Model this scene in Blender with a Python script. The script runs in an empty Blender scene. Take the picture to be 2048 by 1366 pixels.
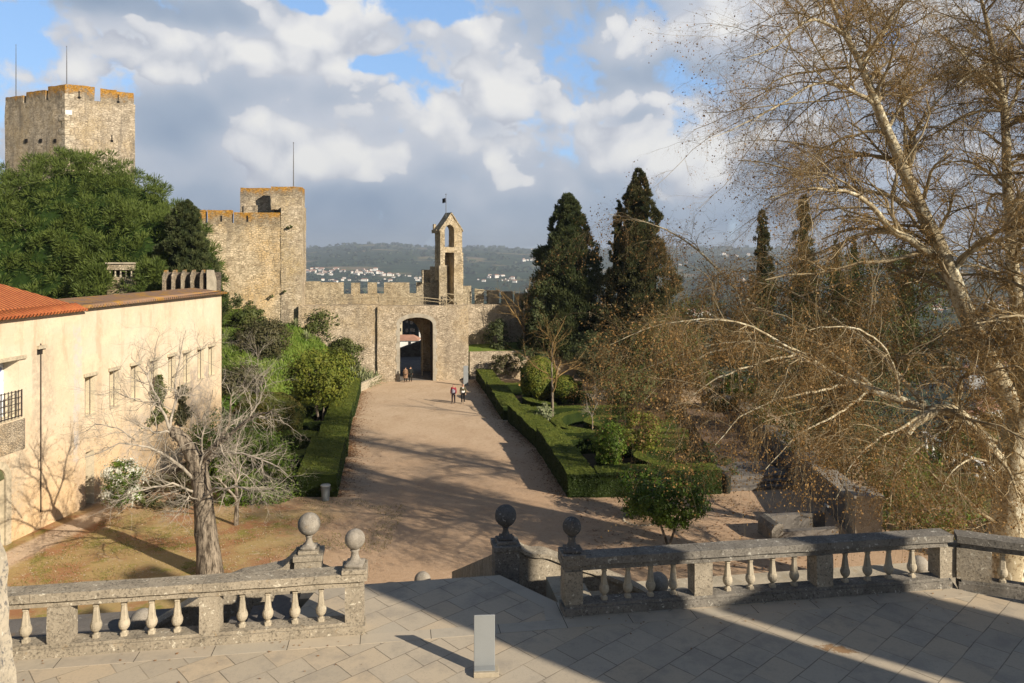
import bpy, bmesh, math, random
import numpy as np
from mathutils import Vector, noise as mnoise
S = bpy.context.scene
COL = S.collection
R_ = math.radians
random.seed(7)
rng = np.random.default_rng(11)
F = 1500.0; HX = 1024.0; HY = 512.0; CZ = 12.0          # lens in photo pixels, horizon line, eye height
# ---------------------------------------------------------------- camera
cd = bpy.data.cameras.new("camera"); cam = bpy.data.objects.new("camera", cd); COL.objects.link(cam)
cam.location = (0, 0, CZ); cam.rotation_euler = (R_(90), 0, 0)
cd.sensor_width = 36.0; cd.lens = F / 2048 * 36.0
cd.shift_y = -(683 - HY) / 2048.0
cd.clip_start = 0.1; cd.clip_end = 30000
S.camera = cam
S.view_settings.view_transform = 'Standard'; S.view_settings.look = 'None'
S.view_settings.exposure = 0.66; S.view_settings.gamma = 1.0
S.view_settings.use_curve_mapping = False
S.cycles.max_bounces = 6; S.cycles.diffuse_bounces = 2; S.cycles.transmission_bounces = 3
S.cycles.transparent_max_bounces = 4; S.cycles.volume_bounces = 0
S.cycles.use_denoising = True; S.cycles.caustics_reflective = False; S.cycles.caustics_refractive = False
# ---------------------------------------------------------------- node helper
class N:
    def __init__(s, tree):
        s.t = tree; tree.nodes.clear()
    def n(s, typ, **kw):
        nd = s.t.nodes.new(typ)
        for k, v in kw.items():
            if k == 'i':
                for kk, vv in v.items():
                    if hasattr(vv, 'is_output'): s.t.links.new(vv, nd.inputs[kk])
                    else: nd.inputs[kk].default_value = vv
            else: setattr(nd, k, v)
        return nd
    def m(s, op, a, b=0.0, c=0.0, clamp=False):
        nd = s.n('ShaderNodeMath', operation=op, use_clamp=clamp, i={0: a, 1: b, 2: c}); return nd.outputs[0]
    def mix(s, f, a, b, mode='MIX'):
        nd = s.n('ShaderNodeMix', data_type='RGBA', blend_type=mode, clamp_factor=True)
        for k, v in ((0, f), (6, a), (7, b)):
            if hasattr(v, 'is_output'): s.t.links.new(v, nd.inputs[k])
            else: nd.inputs[k].default_value = v if k == 0 else (tuple(v) + (1,))[:4]
        return nd.outputs[2]
    def ramp(s, f, stops, interp='LINEAR'):
        nd = s.n('ShaderNodeValToRGB', i={0: f}); cr = nd.color_ramp; cr.interpolation = interp
        while len(cr.elements) < len(stops): cr.elements.new(0.5)
        for e, (p, c) in zip(cr.elements, stops):
            e.position = p; e.color = (c, c, c, 1) if isinstance(c, (int, float)) else (tuple(c) + (1,))[:4]
        return nd.outputs[0]
    def vm(s, op, a, b=(0, 0, 0)):
        nd = s.n('ShaderNodeVectorMath', operation=op, i={0: a, 1: b}); return nd.outputs[0]
    def noise(s, v, sc, det=4, rough=.55, dist=0.0):
        return s.n('ShaderNodeTexNoise', i={'Vector': v, 'Scale': sc, 'Detail': det, 'Roughness': rough, 'Distortion': dist}).outputs[0]
    def smooth(s, x, a, b):
        return s.n('ShaderNodeMapRange', interpolation_type='SMOOTHSTEP', i={0: x, 1: a, 2: b}).outputs[0]
# ---------------------------------------------------------------- sun and sky
CLOUD = .555
SUN = Vector((0.79, -0.61, 0)).normalized(); EL = R_(26)
sd = bpy.data.lights.new("sun", 'SUN'); so = bpy.data.objects.new("sun", sd); COL.objects.link(so)
sd.energy = 4.9; sd.angle = R_(0.5); sd.color = (1.0, 0.885, 0.72)
sdir = Vector((SUN.x * math.cos(EL), SUN.y * math.cos(EL), math.sin(EL)))
so.rotation_euler = sdir.to_track_quat('Z', 'Y').to_euler(); so.location = sdir * 60
W = bpy.data.worlds.new("World"); S.world = W; W.use_nodes = True
W.cycles.sampling_method = 'MANUAL'; W.cycles.sample_map_resolution = 256
w = N(W.node_tree)
gen = w.n('ShaderNodeTexCoord').outputs['Generated']
sky = w.n('ShaderNodeTexSky', sky_type='NISHITA', sun_disc=False, sun_elevation=EL,
          sun_rotation=math.atan2(SUN.x, SUN.y), altitude=200, air_density=1.0, dust_density=0.6, ozone_density=2.0)
sx = w.n('ShaderNodeSeparateXYZ', i={0: gen}); X_, Y_, Z_ = sx.outputs
az = w.m('ARCTAN2', X_, Y_); el = w.m('ARCSINE', Z_)
p2 = w.n('ShaderNodeCombineXYZ', i={0: az, 1: w.m('MULTIPLY', el, 1.15), 2: 0.0}).outputs[0]
wn = w.n('ShaderNodeTexNoise', noise_dimensions='2D', i={'Vector': p2, 'Scale': 6.0, 'Detail': 4.0}).outputs[1]
wv = w.vm('MULTIPLY', w.vm('SUBTRACT', wn, (.5, .5, .5)), (.05, .05, 0))
pw = w.vm('ADD', p2, wv)
def noise2(v, sc, det, rough=.5): return w.n('ShaderNodeTexNoise', noise_dimensions='2D', i={'Vector': v, 'Scale': sc, 'Detail': det, 'Roughness': rough}).outputs[0]
def puff(v, det):
    vo = w.n('ShaderNodeTexVoronoi', feature='F1', voronoi_dimensions='2D', i={'Vector': v, 'Scale': 10.0, 'Detail': det * .8, 'Roughness': .5, 'Lacunarity': 2.3, 'Randomness': 1.0}).outputs['Distance']
    return w.m('ADD', w.m('MULTIPLY', noise2(v, 5.0, det * 2.6, .5), .9), w.m('MULTIPLY', w.m('SUBTRACT', .45, vo), .34))
n1 = puff(pw, 3.0)
ra = puff(pw, 1.2); rb_ = puff(w.vm('ADD', pw, (.010, .028, 0)), 1.2)
n2 = noise2(pw, 2.6, 2, .5)
relief = w.m('MULTIPLY', w.m('SUBTRACT', ra, rb_), 1.25)
def pa(px, py):
    a = math.atan((px - HX) / F); return a, math.atan((HY - py) / F * math.cos(a))
def blobs(lst):
    acc = None
    for px, py, rx, ry, amp in lst:
        a, e = pa(px, py)
        dd = w.n('ShaderNodeVectorMath', operation='LENGTH', i={0: w.vm('MULTIPLY', w.vm('SUBTRACT', pw, (a, e * 1.15, 0)), (F / rx, F / (ry * 1.15), 0))}).outputs['Value']
        g = w.m('MULTIPLY', w.m('EXPONENT', w.m('MULTIPLY', w.m('POWER', dd, 2.4), -1.0)), amp)
        acc = g if acc is None else w.m('ADD', acc, g)
    return acc
bright = blobs([(620, 70, 170, 60, .34), (150, 110, 130, 70, .30), (640, 330, 160, 50, .42), (450, 330, 110, 60, .2),
                (960, 190, 190, 80, .22), (1320, 270, 140, 60, .38), (1290, 90, 200, 80, .2), (1390, 395, 60, 40, .42),
                (560, 250, 110, 40, .14), (1080, 250, 120, 40, .26), (280, 140, 90, 60, .2), (1440, 320, 90, 50, .2),
                (230, 0, 330, 36, -.50), (430, 210, 170, 60, -.26), (880, 330, 230, 45, -.18), (960, 245, 55, 26, -.42),
                (1075, 255, 30, 18, -.4), (1270, 238, 50, 20, -.45), (1200, 150, 180, 40, -.2), (900, 440, 560, 95, -.34),
                (800, 400, 200, 40, -.12), (1400, 130, 120, 50, -.26), (1900, 250, 300, 120, -.05), (350, 260, 80, 35, -.2),
                (1600, 460, 420, 60, -.22), (300, 440, 400, 60, -.1), (720, 190, 90, 30, -.1), (700, 0, 60, 40, .2)])
hole = blobs([(22, 58, 50, 42, 1.4), (860, 4, 110, 30, 1.3), (745, 128, 42, 19, 1.3), (1790, 80, 90, 50, 1.2), (0, 240, 26, 90, .8), (610, 0, 50, 16, 1.2), (340, 300, 120, 110, -1.0), (560, 200, 200, 60, -.3), (1150, 60, 110, 80, -.25)])
fx = w.m('ADD', w.m('ADD', w.m('MULTIPLY', w.m('SUBTRACT', n1, .5), 1.0), w.m('MULTIPLY', w.m('SUBTRACT', n2, .5), .6)), relief)
fx = w.m('MULTIPLY', fx, w.m('ADD', .30, w.m('MULTIPLY', w.smooth(el, .015, .13), .70)))
edge = w.m('MULTIPLY', w.m('SUBTRACT', noise2(pw, 24.0, 5, .6), .5), w.m('MULTIPLY', w.smooth(el, .03, .15), .75))
val = w.m('ADD', w.m('ADD', w.m('ADD', fx, edge), .655), w.m('MULTIPLY', bright, 1.15))
deck = w.ramp(w.m('ADD', w.m('ADD', w.m('MULTIPLY', w.m('SUBTRACT', n2, .5), 1.1), w.m('MULTIPLY', relief, .45)), w.m('ADD', .50, w.m('MULTIPLY', bright, .9))),
              [(0.0, (.30, .40, .56)), (.3, (.43, .52, .66)), (.6, (.64, .69, .79)), (.9, (.84, .86, .90))])
body = w.ramp(w.m('ADD', w.m('MULTIPLY', relief, 1.2), w.m('ADD', w.m('MULTIPLY', w.m('SUBTRACT', val, .68), .9), .35)),
              [(0.0, (.52, .56, .67)), (.3, (.70, .73, .80)), (.6, (.88, .89, .92)), (.9, (1.0, .995, .98))])
cloudc = w.mix(w.smooth(val, .555, .665), deck, body)
cov = w.smooth(w.m('ADD', w.m('SUBTRACT', 1.0, hole), w.m('ADD', w.m('ADD', w.m('MULTIPLY', w.m('SUBTRACT', n1, .5), 2.6), w.m('MULTIPLY', w.m('SUBTRACT', noise2(pw, 24.0, 5, .62), .5), 1.5)), w.m('SUBTRACT', .45, w.m('MULTIPLY', w.smooth(el, .08, .3), .14)))), .15, .75)
# the cloud deck thins out overhead and towards the sun
front = w.smooth(Y_, .30, .68); low = w.m('SUBTRACT', 1.0, w.smooth(Z_, .35, .52))
scat = w.smooth(n2, .60, .72)
cov = w.m('MULTIPLY', cov, w.m('MAXIMUM', w.m('MULTIPLY', front, low), w.m('MULTIPLY', scat, .35)))
bg = w.n('ShaderNodeBackground', i={0: sky.outputs[0], 1: .05})
blue = w.n('ShaderNodeBackground', i={0: (.25, .47, .86, 1), 1: .40})
skym = w.n('ShaderNodeAddShader', i={0: bg.outputs[0], 1: blue.outputs[0]})
skyb = w.n('ShaderNodeMixShader', i={0: w.m('MULTIPLY', front, low), 1: bg.outputs[0], 2: skym.outputs[0]})
cb = w.n('ShaderNodeBackground', i={0: cloudc, 1: CLOUD})
mx = w.n('ShaderNodeMixShader', i={0: cov, 1: skyb.outputs[0], 2: cb.outputs[0]})
w.n('ShaderNodeOutputWorld', i={0: mx.outputs[0]})
# ---------------------------------------------------------------- materials
MATS = {}
def mat(name, fn, rough=.9, spec=.2):
    if name in MATS: return MATS[name]
    m = bpy.data.materials.new(name); m.use_nodes = True; g = N(m.node_tree)
    pos = g.n('ShaderNodeNewGeometry').outputs['Position']
    r = fn(g, pos); col, hgt, dist = (r + (None, 0.02))[:3] if isinstance(r, tuple) and not hasattr(r, 'is_output') else (r, None, .02)
    b = g.n('ShaderNodeBsdfPrincipled', i={'Roughness': rough, 'Specular IOR Level': spec})
    if hasattr(col, 'is_output'): g.t.links.new(col, b.inputs[0])
    else: b.inputs[0].default_value = (tuple(col) + (1,))[:4]
    if hgt is not None:
        bm = g.n('ShaderNodeBump', i={'Height': hgt, 'Strength': 1.0, 'Distance': dist})
        g.t.links.new(bm.outputs[0], b.inputs['Normal'])
    g.n('ShaderNodeOutputMaterial', i={0: b.outputs[0]})
    MATS[name] = m; return m
def leafmat(name, c1, c2, c3, scale=2.5, trans=.25, rough=.6):
    if name in MATS: return MATS[name]
    m = bpy.data.materials.new(name); m.use_nodes = True; g = N(m.node_tree)
    pos = g.n('ShaderNodeNewGeometry').outputs['Position']
    a = g.noise(pos, scale, 3, .6); b = g.noise(pos, 23.0, 2, .6)
    c = g.mix(g.smooth(a, .35, .65), c1, c2); c = g.mix(g.smooth(b, .55, .72), c, c3)
    d = g.n('ShaderNodeBsdfPrincipled', i={'Base Color': c, 'Roughness': rough, 'Specular IOR Level': .25})
    t = g.n('ShaderNodeBsdfTranslucent', i={0: c})
    x = g.n('ShaderNodeMixShader', i={0: trans, 1: d.outputs[0], 2: t.outputs[0]})
    g.n('ShaderNodeOutputMaterial', i={0: x.outputs[0]}); MATS[name] = m; return m
def rubble(name, c_lo, c_hi, c_warm, cell=4.2, ztop=None, lich=(.50, .25, .035), streak=.5, lw=1.2, lum=1.0):
    cell = cell * 1.3; c_lo = tuple(x * .92 for x in c_lo); c_hi = tuple(min(.82, x * 1.08) for x in c_hi)
    def fn(g, pos):
        wob = g.n('ShaderNodeTexNoise', i={'Vector': pos, 'Scale': 1.3, 'Detail': 3.0}).outputs[1]
        p = g.vm('ADD', pos, g.vm('MULTIPLY', g.vm('SUBTRACT', wob, (.5, .5, .5)), (.35, .35, .12)))
        p = g.vm('MULTIPLY', p, (1, 1, 1.9))
        v = g.n('ShaderNodeTexVoronoi', i={'Vector': p, 'Scale': cell}); e = g.n('ShaderNodeTexVoronoi', feature='DISTANCE_TO_EDGE', i={'Vector': p, 'Scale': cell})
        cid = g.n('ShaderNodeSeparateColor', i={0: v.outputs['Color']}).outputs[0]
        c = g.mix(cid, c_lo, c_hi)
        big = g.noise(pos, .22, 5, .6); c = g.mix(g.smooth(big, .42, .62), c, c_warm)
        joint = g.smooth(e.outputs['Distance'], .02, .09)
        c = g.mix(joint, tuple(x * .74 for x in c_lo), c); c = g.mix(g.m('MULTIPLY', g.smooth(g.noise(pos, .55, 6, .72), .44, .60), .45), c, tuple(x * .70 for x in c_lo))
        med = g.noise(pos, 1.7, 6, .7); c = g.mix(g.m('MULTIPLY', g.smooth(med, .42, .62), .35), c, tuple(min(.85, x * 1.22) for x in c_hi))
        fine = g.noise(pos, 9.0, 4, .65); c = g.mix(g.m('MULTIPLY', g.smooth(fine, .52, .75), .55), c, tuple(x * .5 for x in c_lo))
        # grey weather streaks that run down the face
        st = g.noise(g.vm('MULTIPLY', pos, (1, 1, .13)), .9, 5, .65)
        c = g.mix(g.m('MULTIPLY', g.smooth(st, .5, .68), streak), c, (.16, .14, .115))
        if ztop is not None:
            z = g.n('ShaderNodeSeparateXYZ', i={0: pos}).outputs[2]
            zz = g.m('ADD', z, g.m('MULTIPLY', g.m('SUBTRACT', g.noise(pos, 1.1, 5, .7), .5), 3.2 * lw))
            c = g.mix(g.m('MULTIPLY', g.smooth(zz, ztop - lw * 2.4, ztop - lw * .9), .55), c, (.15, .13, .10))
            pt = g.smooth(g.noise(pos, 2.6, 6, .72), .34, .50); lc = g.mix(g.smooth(g.noise(pos, 5.5, 4, .7), .42, .6), lich, tuple(x * .55 for x in lich))
            c = g.mix(g.m('MULTIPLY', g.smooth(zz, ztop - lw * 1.3, ztop - lw * .35), g.m('MULTIPLY', pt, .9)), c, lc)
        h = g.m('ADD', g.m('MULTIPLY', joint, .7), g.m('MULTIPLY', fine, .5))
        return c, h, .06
    return mat(name, fn, .95, .1)
def lichen_stone(name, base, dark, pale, warm=(.3, .17, .05), sc=6.0, amt=.5):
    def fn(g, pos):
        a = g.noise(pos, sc * .35, 6, .65); b = g.noise(pos, sc * 4, 5, .75); c_ = g.noise(pos, sc * 2.2, 4, .7, .4)
        c = g.mix(g.smooth(a, .38, .66), base, tuple(x * .72 for x in base))
        patch = g.smooth(g.noise(pos, sc * .5, 5, .7), .38, .6)
        c = g.mix(g.m('MULTIPLY', g.m('MULTIPLY', g.smooth(b, .47, .66), amt), g.m('ADD', .35, g.m('MULTIPLY', patch, .65))), c, dark)
        c = g.mix(g.m('MULTIPLY', g.smooth(c_, .58, .66), g.m('MULTIPLY', g.m('SUBTRACT', 1.15, patch), .8 * amt + .2)), c, pale)
        c = g.mix(g.m('MULTIPLY', g.smooth(g.noise(pos, sc * .8, 4, .7), .62, .72), .35), c, warm)
        return c, g.m('ADD', b, g.m('MULTIPLY', a, 1.5)), .012
    return mat(name, fn, .92, .15)
M_castle = rubble('castle_masonry', (.44, .34, .22), (.68, .56, .39), (.60, .41, .20), 2.4, None, streak=.4)
M_curtain = rubble('curtain_masonry', (.42, .335, .215), (.64, .53, .37), (.58, .42, .225), 2.4, 16.9, streak=.35, lw=1.15)
M_keep = rubble('keep_masonry', (.32, .265, .195), (.55, .47, .36), (.45, .355, .225), 2.2, 35.8, streak=.6, lw=1.0)
M_turret = rubble('turret_masonry', (.36, .29, .20), (.58, .49, .36), (.48, .37, .21), 2.4, 19.4, streak=.55, lw=.8)
M_gate = rubble('gate_masonry', (.36, .29, .205), (.57, .48, .36), (.47, .365, .23), 3.0, None, streak=.35)
M_para = rubble('parapet_masonry', (.30, .25, .17), (.52, .44, .31), (.40, .31, .19), 3.0, None, streak=.6)
M_bell = rubble('bell_masonry', (.34, .28, .19), (.60, .51, .37), (.44, .34, .2), 3.2, 17.9, lich=(.30, .22, .1), streak=.5, lw=.6)
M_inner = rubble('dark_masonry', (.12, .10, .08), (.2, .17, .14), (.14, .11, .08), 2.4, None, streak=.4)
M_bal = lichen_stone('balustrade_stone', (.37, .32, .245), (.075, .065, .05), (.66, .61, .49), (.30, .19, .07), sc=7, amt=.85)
M_bal_shade = lichen_stone('shaded_balustrade_stone', (.235, .215, .185), (.06, .055, .045), (.56, .54, .47), (.24, .16, .07), sc=7, amt=.85)  # darker copy of the balustrade stone; shade is put into its colour
M_ball_shade = lichen_stone('shaded_ball_stone', (.13, .125, .12), (.05, .048, .045), (.46, .45, .42), sc=9, amt=.6)  # ball stone darkened in colour for the balls that stand in shade
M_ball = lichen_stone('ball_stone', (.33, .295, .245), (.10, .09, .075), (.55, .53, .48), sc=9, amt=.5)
M_newb = lichen_stone('clean_stone', (.46, .40, .30), (.2, .18, .14), (.62, .58, .48), sc=5, amt=.3)
M_land = lichen_stone('landing_stone', (.17, .155, .14), (.09, .085, .08), (.36, .34, .30), sc=3, amt=.4)
M_near = lichen_stone('weathered_wall_stone', (.50, .44, .34), (.15, .145, .14), (.66, .62, .53), (.34, .25, .15), sc=3.2, amt=1.0)
TZ_ = 6.25
def f_pave(g, pos):
    r = g.n('ShaderNodeMapping', i={0: pos, 'Rotation': (0, 0, R_(-43)), 'Location': (.13, .21, 0)}).outputs[0]
    wob = g.n('ShaderNodeTexNoise', i={'Vector': pos, 'Scale': 1.6, 'Detail': 3.0}).outputs[1]
    r = g.vm('ADD', r, g.vm('MULTIPLY', g.vm('SUBTRACT', wob, (.5, .5, .5)), (.03, .03, 0)))
    br = g.n('ShaderNodeTexBrick', offset=.37, offset_frequency=2, squash=.82, squash_frequency=3,
             i={'Vector': r, 'Color1': (1, 1, 1, 1), 'Color2': (0, 0, 0, 1), 'Mortar': (.5, .5, .5, 1), 'Scale': 1.0, 'Mortar Size': .007, 'Mortar Smooth': .3, 'Brick Width': .64, 'Row Height': .46})
    id_ = g.n('ShaderNodeSeparateColor', i={0: br.outputs[0]}).outputs[0]
    c = g.ramp(id_, [(0, (.40, .345, .265)), (.35, (.46, .395, .30)), (.7, (.50, .405, .285)), (1, (.42, .375, .30))])
    n = g.noise(pos, 2.2, 6, .65); c = g.mix(g.m('MULTIPLY', g.smooth(n, .45, .7), .5), c, (.26, .235, .20))
    f = g.noise(pos, 30, 4, .7); c = g.mix(g.m('MULTIPLY', g.smooth(f, .5, .7), .3), c, (.24, .22, .19))
    n3 = g.noise(pos, .8, 5, .7); c = g.mix(g.m('MULTIPLY', g.smooth(n3, .56, .66), .25), c, (.20, .18, .155))
    gr = g.smooth(br.outputs[1], .25, .8); gm = g.m('MULTIPLY', gr, g.m('ADD', .45, g.smooth(g.noise(pos, 1.4, 3, .6), .4, .65)), clamp=True)
    c = g.mix(g.m('MULTIPLY', gm, .8), c, (.12, .105, .08))
    sd_ = g.n('ShaderNodeVectorMath', operation='LENGTH', i={0: g.vm('MULTIPLY', g.vm('SUBTRACT', g.vm('ADD', pos, g.vm('MULTIPLY', g.vm('SUBTRACT', wob, (.5, .5, .5)), (.5, .5, 0))), (4.8, 11.0, TZ_)), (2.4, 5.0, 0))}).outputs['Value']
    c = g.mix(g.m('MULTIPLY', g.m('SUBTRACT', 1.0, g.smooth(g.m('ADD', sd_, g.m('MULTIPLY', g.m('SUBTRACT', g.noise(pos, 6, 5, .7), .5), 2.6)), .5, .75)), .8), c, (.24, .13, .05))
    h = g.m('SUBTRACT', g.m('MULTIPLY', f, .25), g.m('MULTIPLY', gm, .9))
    return c, h, .012
M_pave = mat('terrace_paving', f_pave, .7, .3)
def f_border(g, pos):
    r = g.n('ShaderNodeMapping', i={0: pos, 'Rotation': (0, 0, R_(-8.8))}).outputs[0]
    br = g.n('ShaderNodeTexBrick', offset=.5, i={'Vector': r, 'Color1': (1, 1, 1, 1), 'Color2': (0, 0, 0, 1), 'Mortar': (.5, .5, .5, 1), 'Scale': 1.0, 'Mortar Size': .006, 'Mortar Smooth': .15, 'Brick Width': 1.05, 'Row Height': 20.0})
    id_ = g.n('ShaderNodeSeparateColor', i={0: br.outputs[0]}).outputs[0]
    c = g.ramp(id_, [(0, (.41, .355, .28)), (.5, (.48, .41, .31)), (1, (.42, .375, .30))])
    n = g.noise(pos, 2.2, 6, .65); c = g.mix(g.m('MULTIPLY', g.smooth(n, .45, .7), .5), c, (.26, .235, .20))
    gr = g.smooth(br.outputs[1], .25, .8); c = g.mix(gr, c, (.085, .075, .06))
    return c, g.m('SUBTRACT', g.m('MULTIPLY', g.noise(pos, 30, 4, .7), .25), gr), .012
M_border = mat('terrace_border', f_border, .7, .3)
def f_ground(g, pos):
    s = g.n('ShaderNodeSeparateXYZ', i={0: pos}); X, Y, Z = s.outputs
    a = g.noise(pos, .35, 6, .6); b = g.noise(pos, 5.0, 6, .7); c0 = g.noise(pos, 45, 3, .7)
    sand = g.mix(g.smooth(a, .35, .65), (.55, .405, .275), (.46, .32, .205))
    far = g.smooth(Y, 34, 62); sand = g.mix(far, g.mix(.6, sand, (.46, .305, .19)), g.mix(.4, sand, (.60, .475, .335)))
    sand = g.mix(g.m('MULTIPLY', g.smooth(b, .46, .66), .42), sand, (.34, .225, .135)); sand = g.mix(g.m('MULTIPLY', g.smooth(g.noise(g.vm('MULTIPLY', pos, (1, .35, 1)), 1.1, 6, .7), .5, .66), .35), sand, (.38, .25, .15)); sand = g.mix(g.m('MULTIPLY', g.smooth(g.noise(pos, 12, 4, .75), .58, .68), .45), sand, (.68, .56, .42))
    sand = g.mix(g.m('MULTIPLY', g.smooth(c0, .5, .75), .4), sand, (.66, .54, .40))
    red = g.noise(pos, .5, 6, .65); grassn = g.noise(pos, .9, 7, .72)
    lawn = g.mix(g.smooth(red, .38, .60), (.34, .17, .085), (.40, .29, .13))
    lawn = g.mix(g.m('MULTIPLY', g.smooth(grassn, .50, .64), .8), lawn, (.21, .21, .045))
    lawn = g.mix(g.m('MULTIPLY', g.smooth(g.noise(pos, 14, 4, .8), .58, .70), .6), lawn, (.55, .46, .34))
    lawn = g.mix(g.m('MULTIPLY', g.smooth(g.noise(pos, 1.6, 5, .7), .60, .70), .6), lawn, (.54, .43, .30))
    wx = g.m('ADD', X, g.m('MULTIPLY', g.m('SUBTRACT', a, .5), 5.0)); wy = g.m('ADD', Y, g.m('MULTIPLY', g.m('SUBTRACT', red, .5), 5.0))
    lm = g.m('MULTIPLY', g.m('SUBTRACT', 1.0, g.smooth(wx, -10.5, -6.5)), g.m('SUBTRACT', 1.0, g.smooth(wy, 34.0, 37.5)))
    # trodden path along the foot of the long building
    dw = g.m('SUBTRACT', X, g.m('ADD', -23.6, g.m('MULTIPLY', Y, .0913)))
    pth = g.m('MULTIPLY', g.smooth(dw, .5, .8), g.m('SUBTRACT', 1.0, g.smooth(g.m('ADD', dw, g.m('MULTIPLY', b, .5)), 1.9, 2.5)))
    lawn = g.mix(pth, lawn, (.58, .44, .31))
    c = g.mix(lm, sand, lawn)
    # right-hand garden earth
    ge = g.smooth(wx, 19, 23); c = g.mix(ge, c, g.mix(g.smooth(grassn, .4, .6), (.11, .085, .045), (.07, .10, .03)))
    gb = g.smooth(Y, 84, 92); c = g.mix(gb, c, (.07, .10, .035))
    gl = g.m('MULTIPLY', g.m('SUBTRACT', 1.0, g.smooth(wx, -24.5, -22.5)), g.smooth(Y, 50, 54)); c = g.mix(gl, c, (.06, .08, .03))
    # far country: woods, clearings, pale fields
    ff = g.noise(pos, .0016, 8, .62); fd = g.noise(pos, .012, 6, .7)
    woods = g.mix(g.smooth(fd, .4, .62), (.012, .026, .012), (.035, .06, .025))
    woods = g.mix(g.smooth(ff, .55, .60), woods, g.mix(g.smooth(fd, .4, .6), (.13, .13, .05), (.20, .14, .09)))
    c = g.mix(g.smooth(Y, 160, 400), c, woods)
    h = g.m('ADD', g.m('MULTIPLY', b, .6), g.m('MULTIPLY', c0, .35))
    return c, h, .03
M_ground = mat('ground_earth', f_ground, .97, .1)
def f_grass(g, pos):
    a = g.noise(pos, .8, 6, .65); b = g.noise(pos, 9, 5, .7)
    c = g.mix(g.smooth(a, .35, .62), (.10, .16, .025), (.16, .21, .04)); c = g.mix(g.m('MULTIPLY', g.smooth(b, .5, .7), .6), c, (.24, .22, .09))
    return c, b, .08
M_grass = mat('bank_grass', f_grass, .95, .1)
def f_plaster(g, pos):
    s = g.n('ShaderNodeSeparateXYZ', i={0: pos}); X, Y, Z = s.outputs
    a = g.noise(pos, .45, 6, .6); b = g.noise(g.vm('MULTIPLY', pos, (1, 1, .22)), 1.1, 6, .68); c0 = g.noise(pos, 6, 5, .75)
    c = g.mix(g.smooth(a, .35, .65), (.63, .535, .41), (.60, .485, .345))
    low = g.m('ADD', Z, g.m('MULTIPLY', g.m('SUBTRACT', a, .5), 5.0))
    c = g.mix(g.m('MULTIPLY', g.m('SUBTRACT', 1.0, g.smooth(low, .5, 5.5)), .55), c, (.60, .37, .15))
    c = g.mix(g.m('MULTIPLY', g.smooth(b, .51, .66), .7), c, (.47, .36, .25))
    c = g.mix(g.m('MULTIPLY', g.smooth(g.noise(pos, 1.3, 7, .72), .50, .60), .30), c, (.80, .64, .44))
    sp = g.m('MULTIPLY', g.smooth(c0, .56, .62), g.m('ADD', .16, g.m('MULTIPLY', g.m('SUBTRACT', 1.0, g.smooth(low, 1, 7)), .75)))
    c = g.mix(sp, c, (.40, .27, .15))
    # grey bare patches round the pipe, and a column where two builds join
    def band(yc, hw, z0, z1, k, col, cc):
        m = g.m('SUBTRACT', 1.0, g.smooth(g.m('ABSOLUTE', g.m('SUBTRACT', g.m('ADD', Y, g.m('MULTIPLY', g.m('SUBTRACT', b, .5), 1.6)), yc)), hw * .6, hw))
        zz = g.m('ADD', Z, g.m('MULTIPLY', g.m('SUBTRACT', a, .5), 1.5))
        m = g.m('MULTIPLY', m, g.m('MULTIPLY', g.smooth(zz, z0, z0 + .5), g.m('SUBTRACT', 1.0, g.smooth(zz, z1 - .6, z1))))
        m = g.m('MULTIPLY', m, g.m('MULTIPLY', g.smooth(g.noise(pos, 3.5, 5, .75), .38, .6), k)); return g.mix(m, cc, col)
    c = band(32.9, .75, 4.6, 8.3, .75, (.40, .34, .26), c)
    c = band(35.1, .35, 2.0, 9.0, .7, (.50, .48, .47), c)
    c = band(31.0, .9, 1.0, 4.6, .7, (.42, .36, .27), c)
    c = band(46.5, 1.6, 1.0, 5.5, .75, (.30, .26, .23), c)
    c = band(40.0, 1.5, .8, 3.8, .55, (.36, .33, .30), c)
    c = band(44.0, 30, 8.1, 8.7, .45, (.60, .42, .26), c)
    return c, g.m('ADD', c0, g.m('MULTIPLY', b, .6)), .02
M_plaster = mat('ochre_plaster', f_plaster, .93, .12)
def tilef(c1, c2, c3, lich):
    def fn(g, pos):
        d = g.n('ShaderNodeMapping', i={0: pos, 'Rotation': (0, 0, R_(-5.2))}).outputs[0]
        y = g.n('ShaderNodeSeparateXYZ', i={0: d}).outputs[1]
        wv_ = g.m('ABSOLUTE', g.m('SINE', g.m('MULTIPLY', y, math.pi / .21)))
        a = g.noise(pos, 4.5, 5, .7); c = g.mix(g.smooth(a, .38, .62), c1, c2)
        c = g.mix(g.m('MULTIPLY', g.smooth(g.noise(pos, 1.3, 5, .7), .5, .62), lich), c, c3)
        c = g.mix(g.m('SUBTRACT', 1.0, g.smooth(wv_, .12, .4)), c, tuple(x * .3 for x in c1))
        return c, wv_, .07
    return fn
M_tile = mat('orange_roof_tile', tilef((.45, .145, .055), (.36, .11, .045), (.50, .21, .07), .3), .85, .15)
M_tileold = mat('old_roof_tile', tilef((.34, .20, .12), (.26, .18, .13), (.46, .25, .05), .85), .9, .1)
def flat(name, c, rough=.8, spec=.2, var=.3, sc=6.0):
    def fn(g, pos):
        a = g.noise(pos, sc, 5, .7); return g.mix(g.m('MULTIPLY', g.smooth(a, .4, .65), 1.0), c, tuple(x * (1 - var) for x in c)), a, .005
    return mat(name, fn, rough, spec)
M_lintel = flat('lintel_stone', (.50, .43, .31), .9, .1)
M_iron = flat('dark_iron', (.05, .04, .035), .6, .4)
M_dark = flat('dark_interior', (.025, .022, .02), .9, .1)
M_wood = flat('weathered_timber', (.40, .33, .22), .85, .15)
M_doorw = flat('green_door', (.13, .14, .07), .8, .2, .4, 3)
M_gdoor = flat('gate_timber', (.045, .035, .03), .85, .2)
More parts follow.
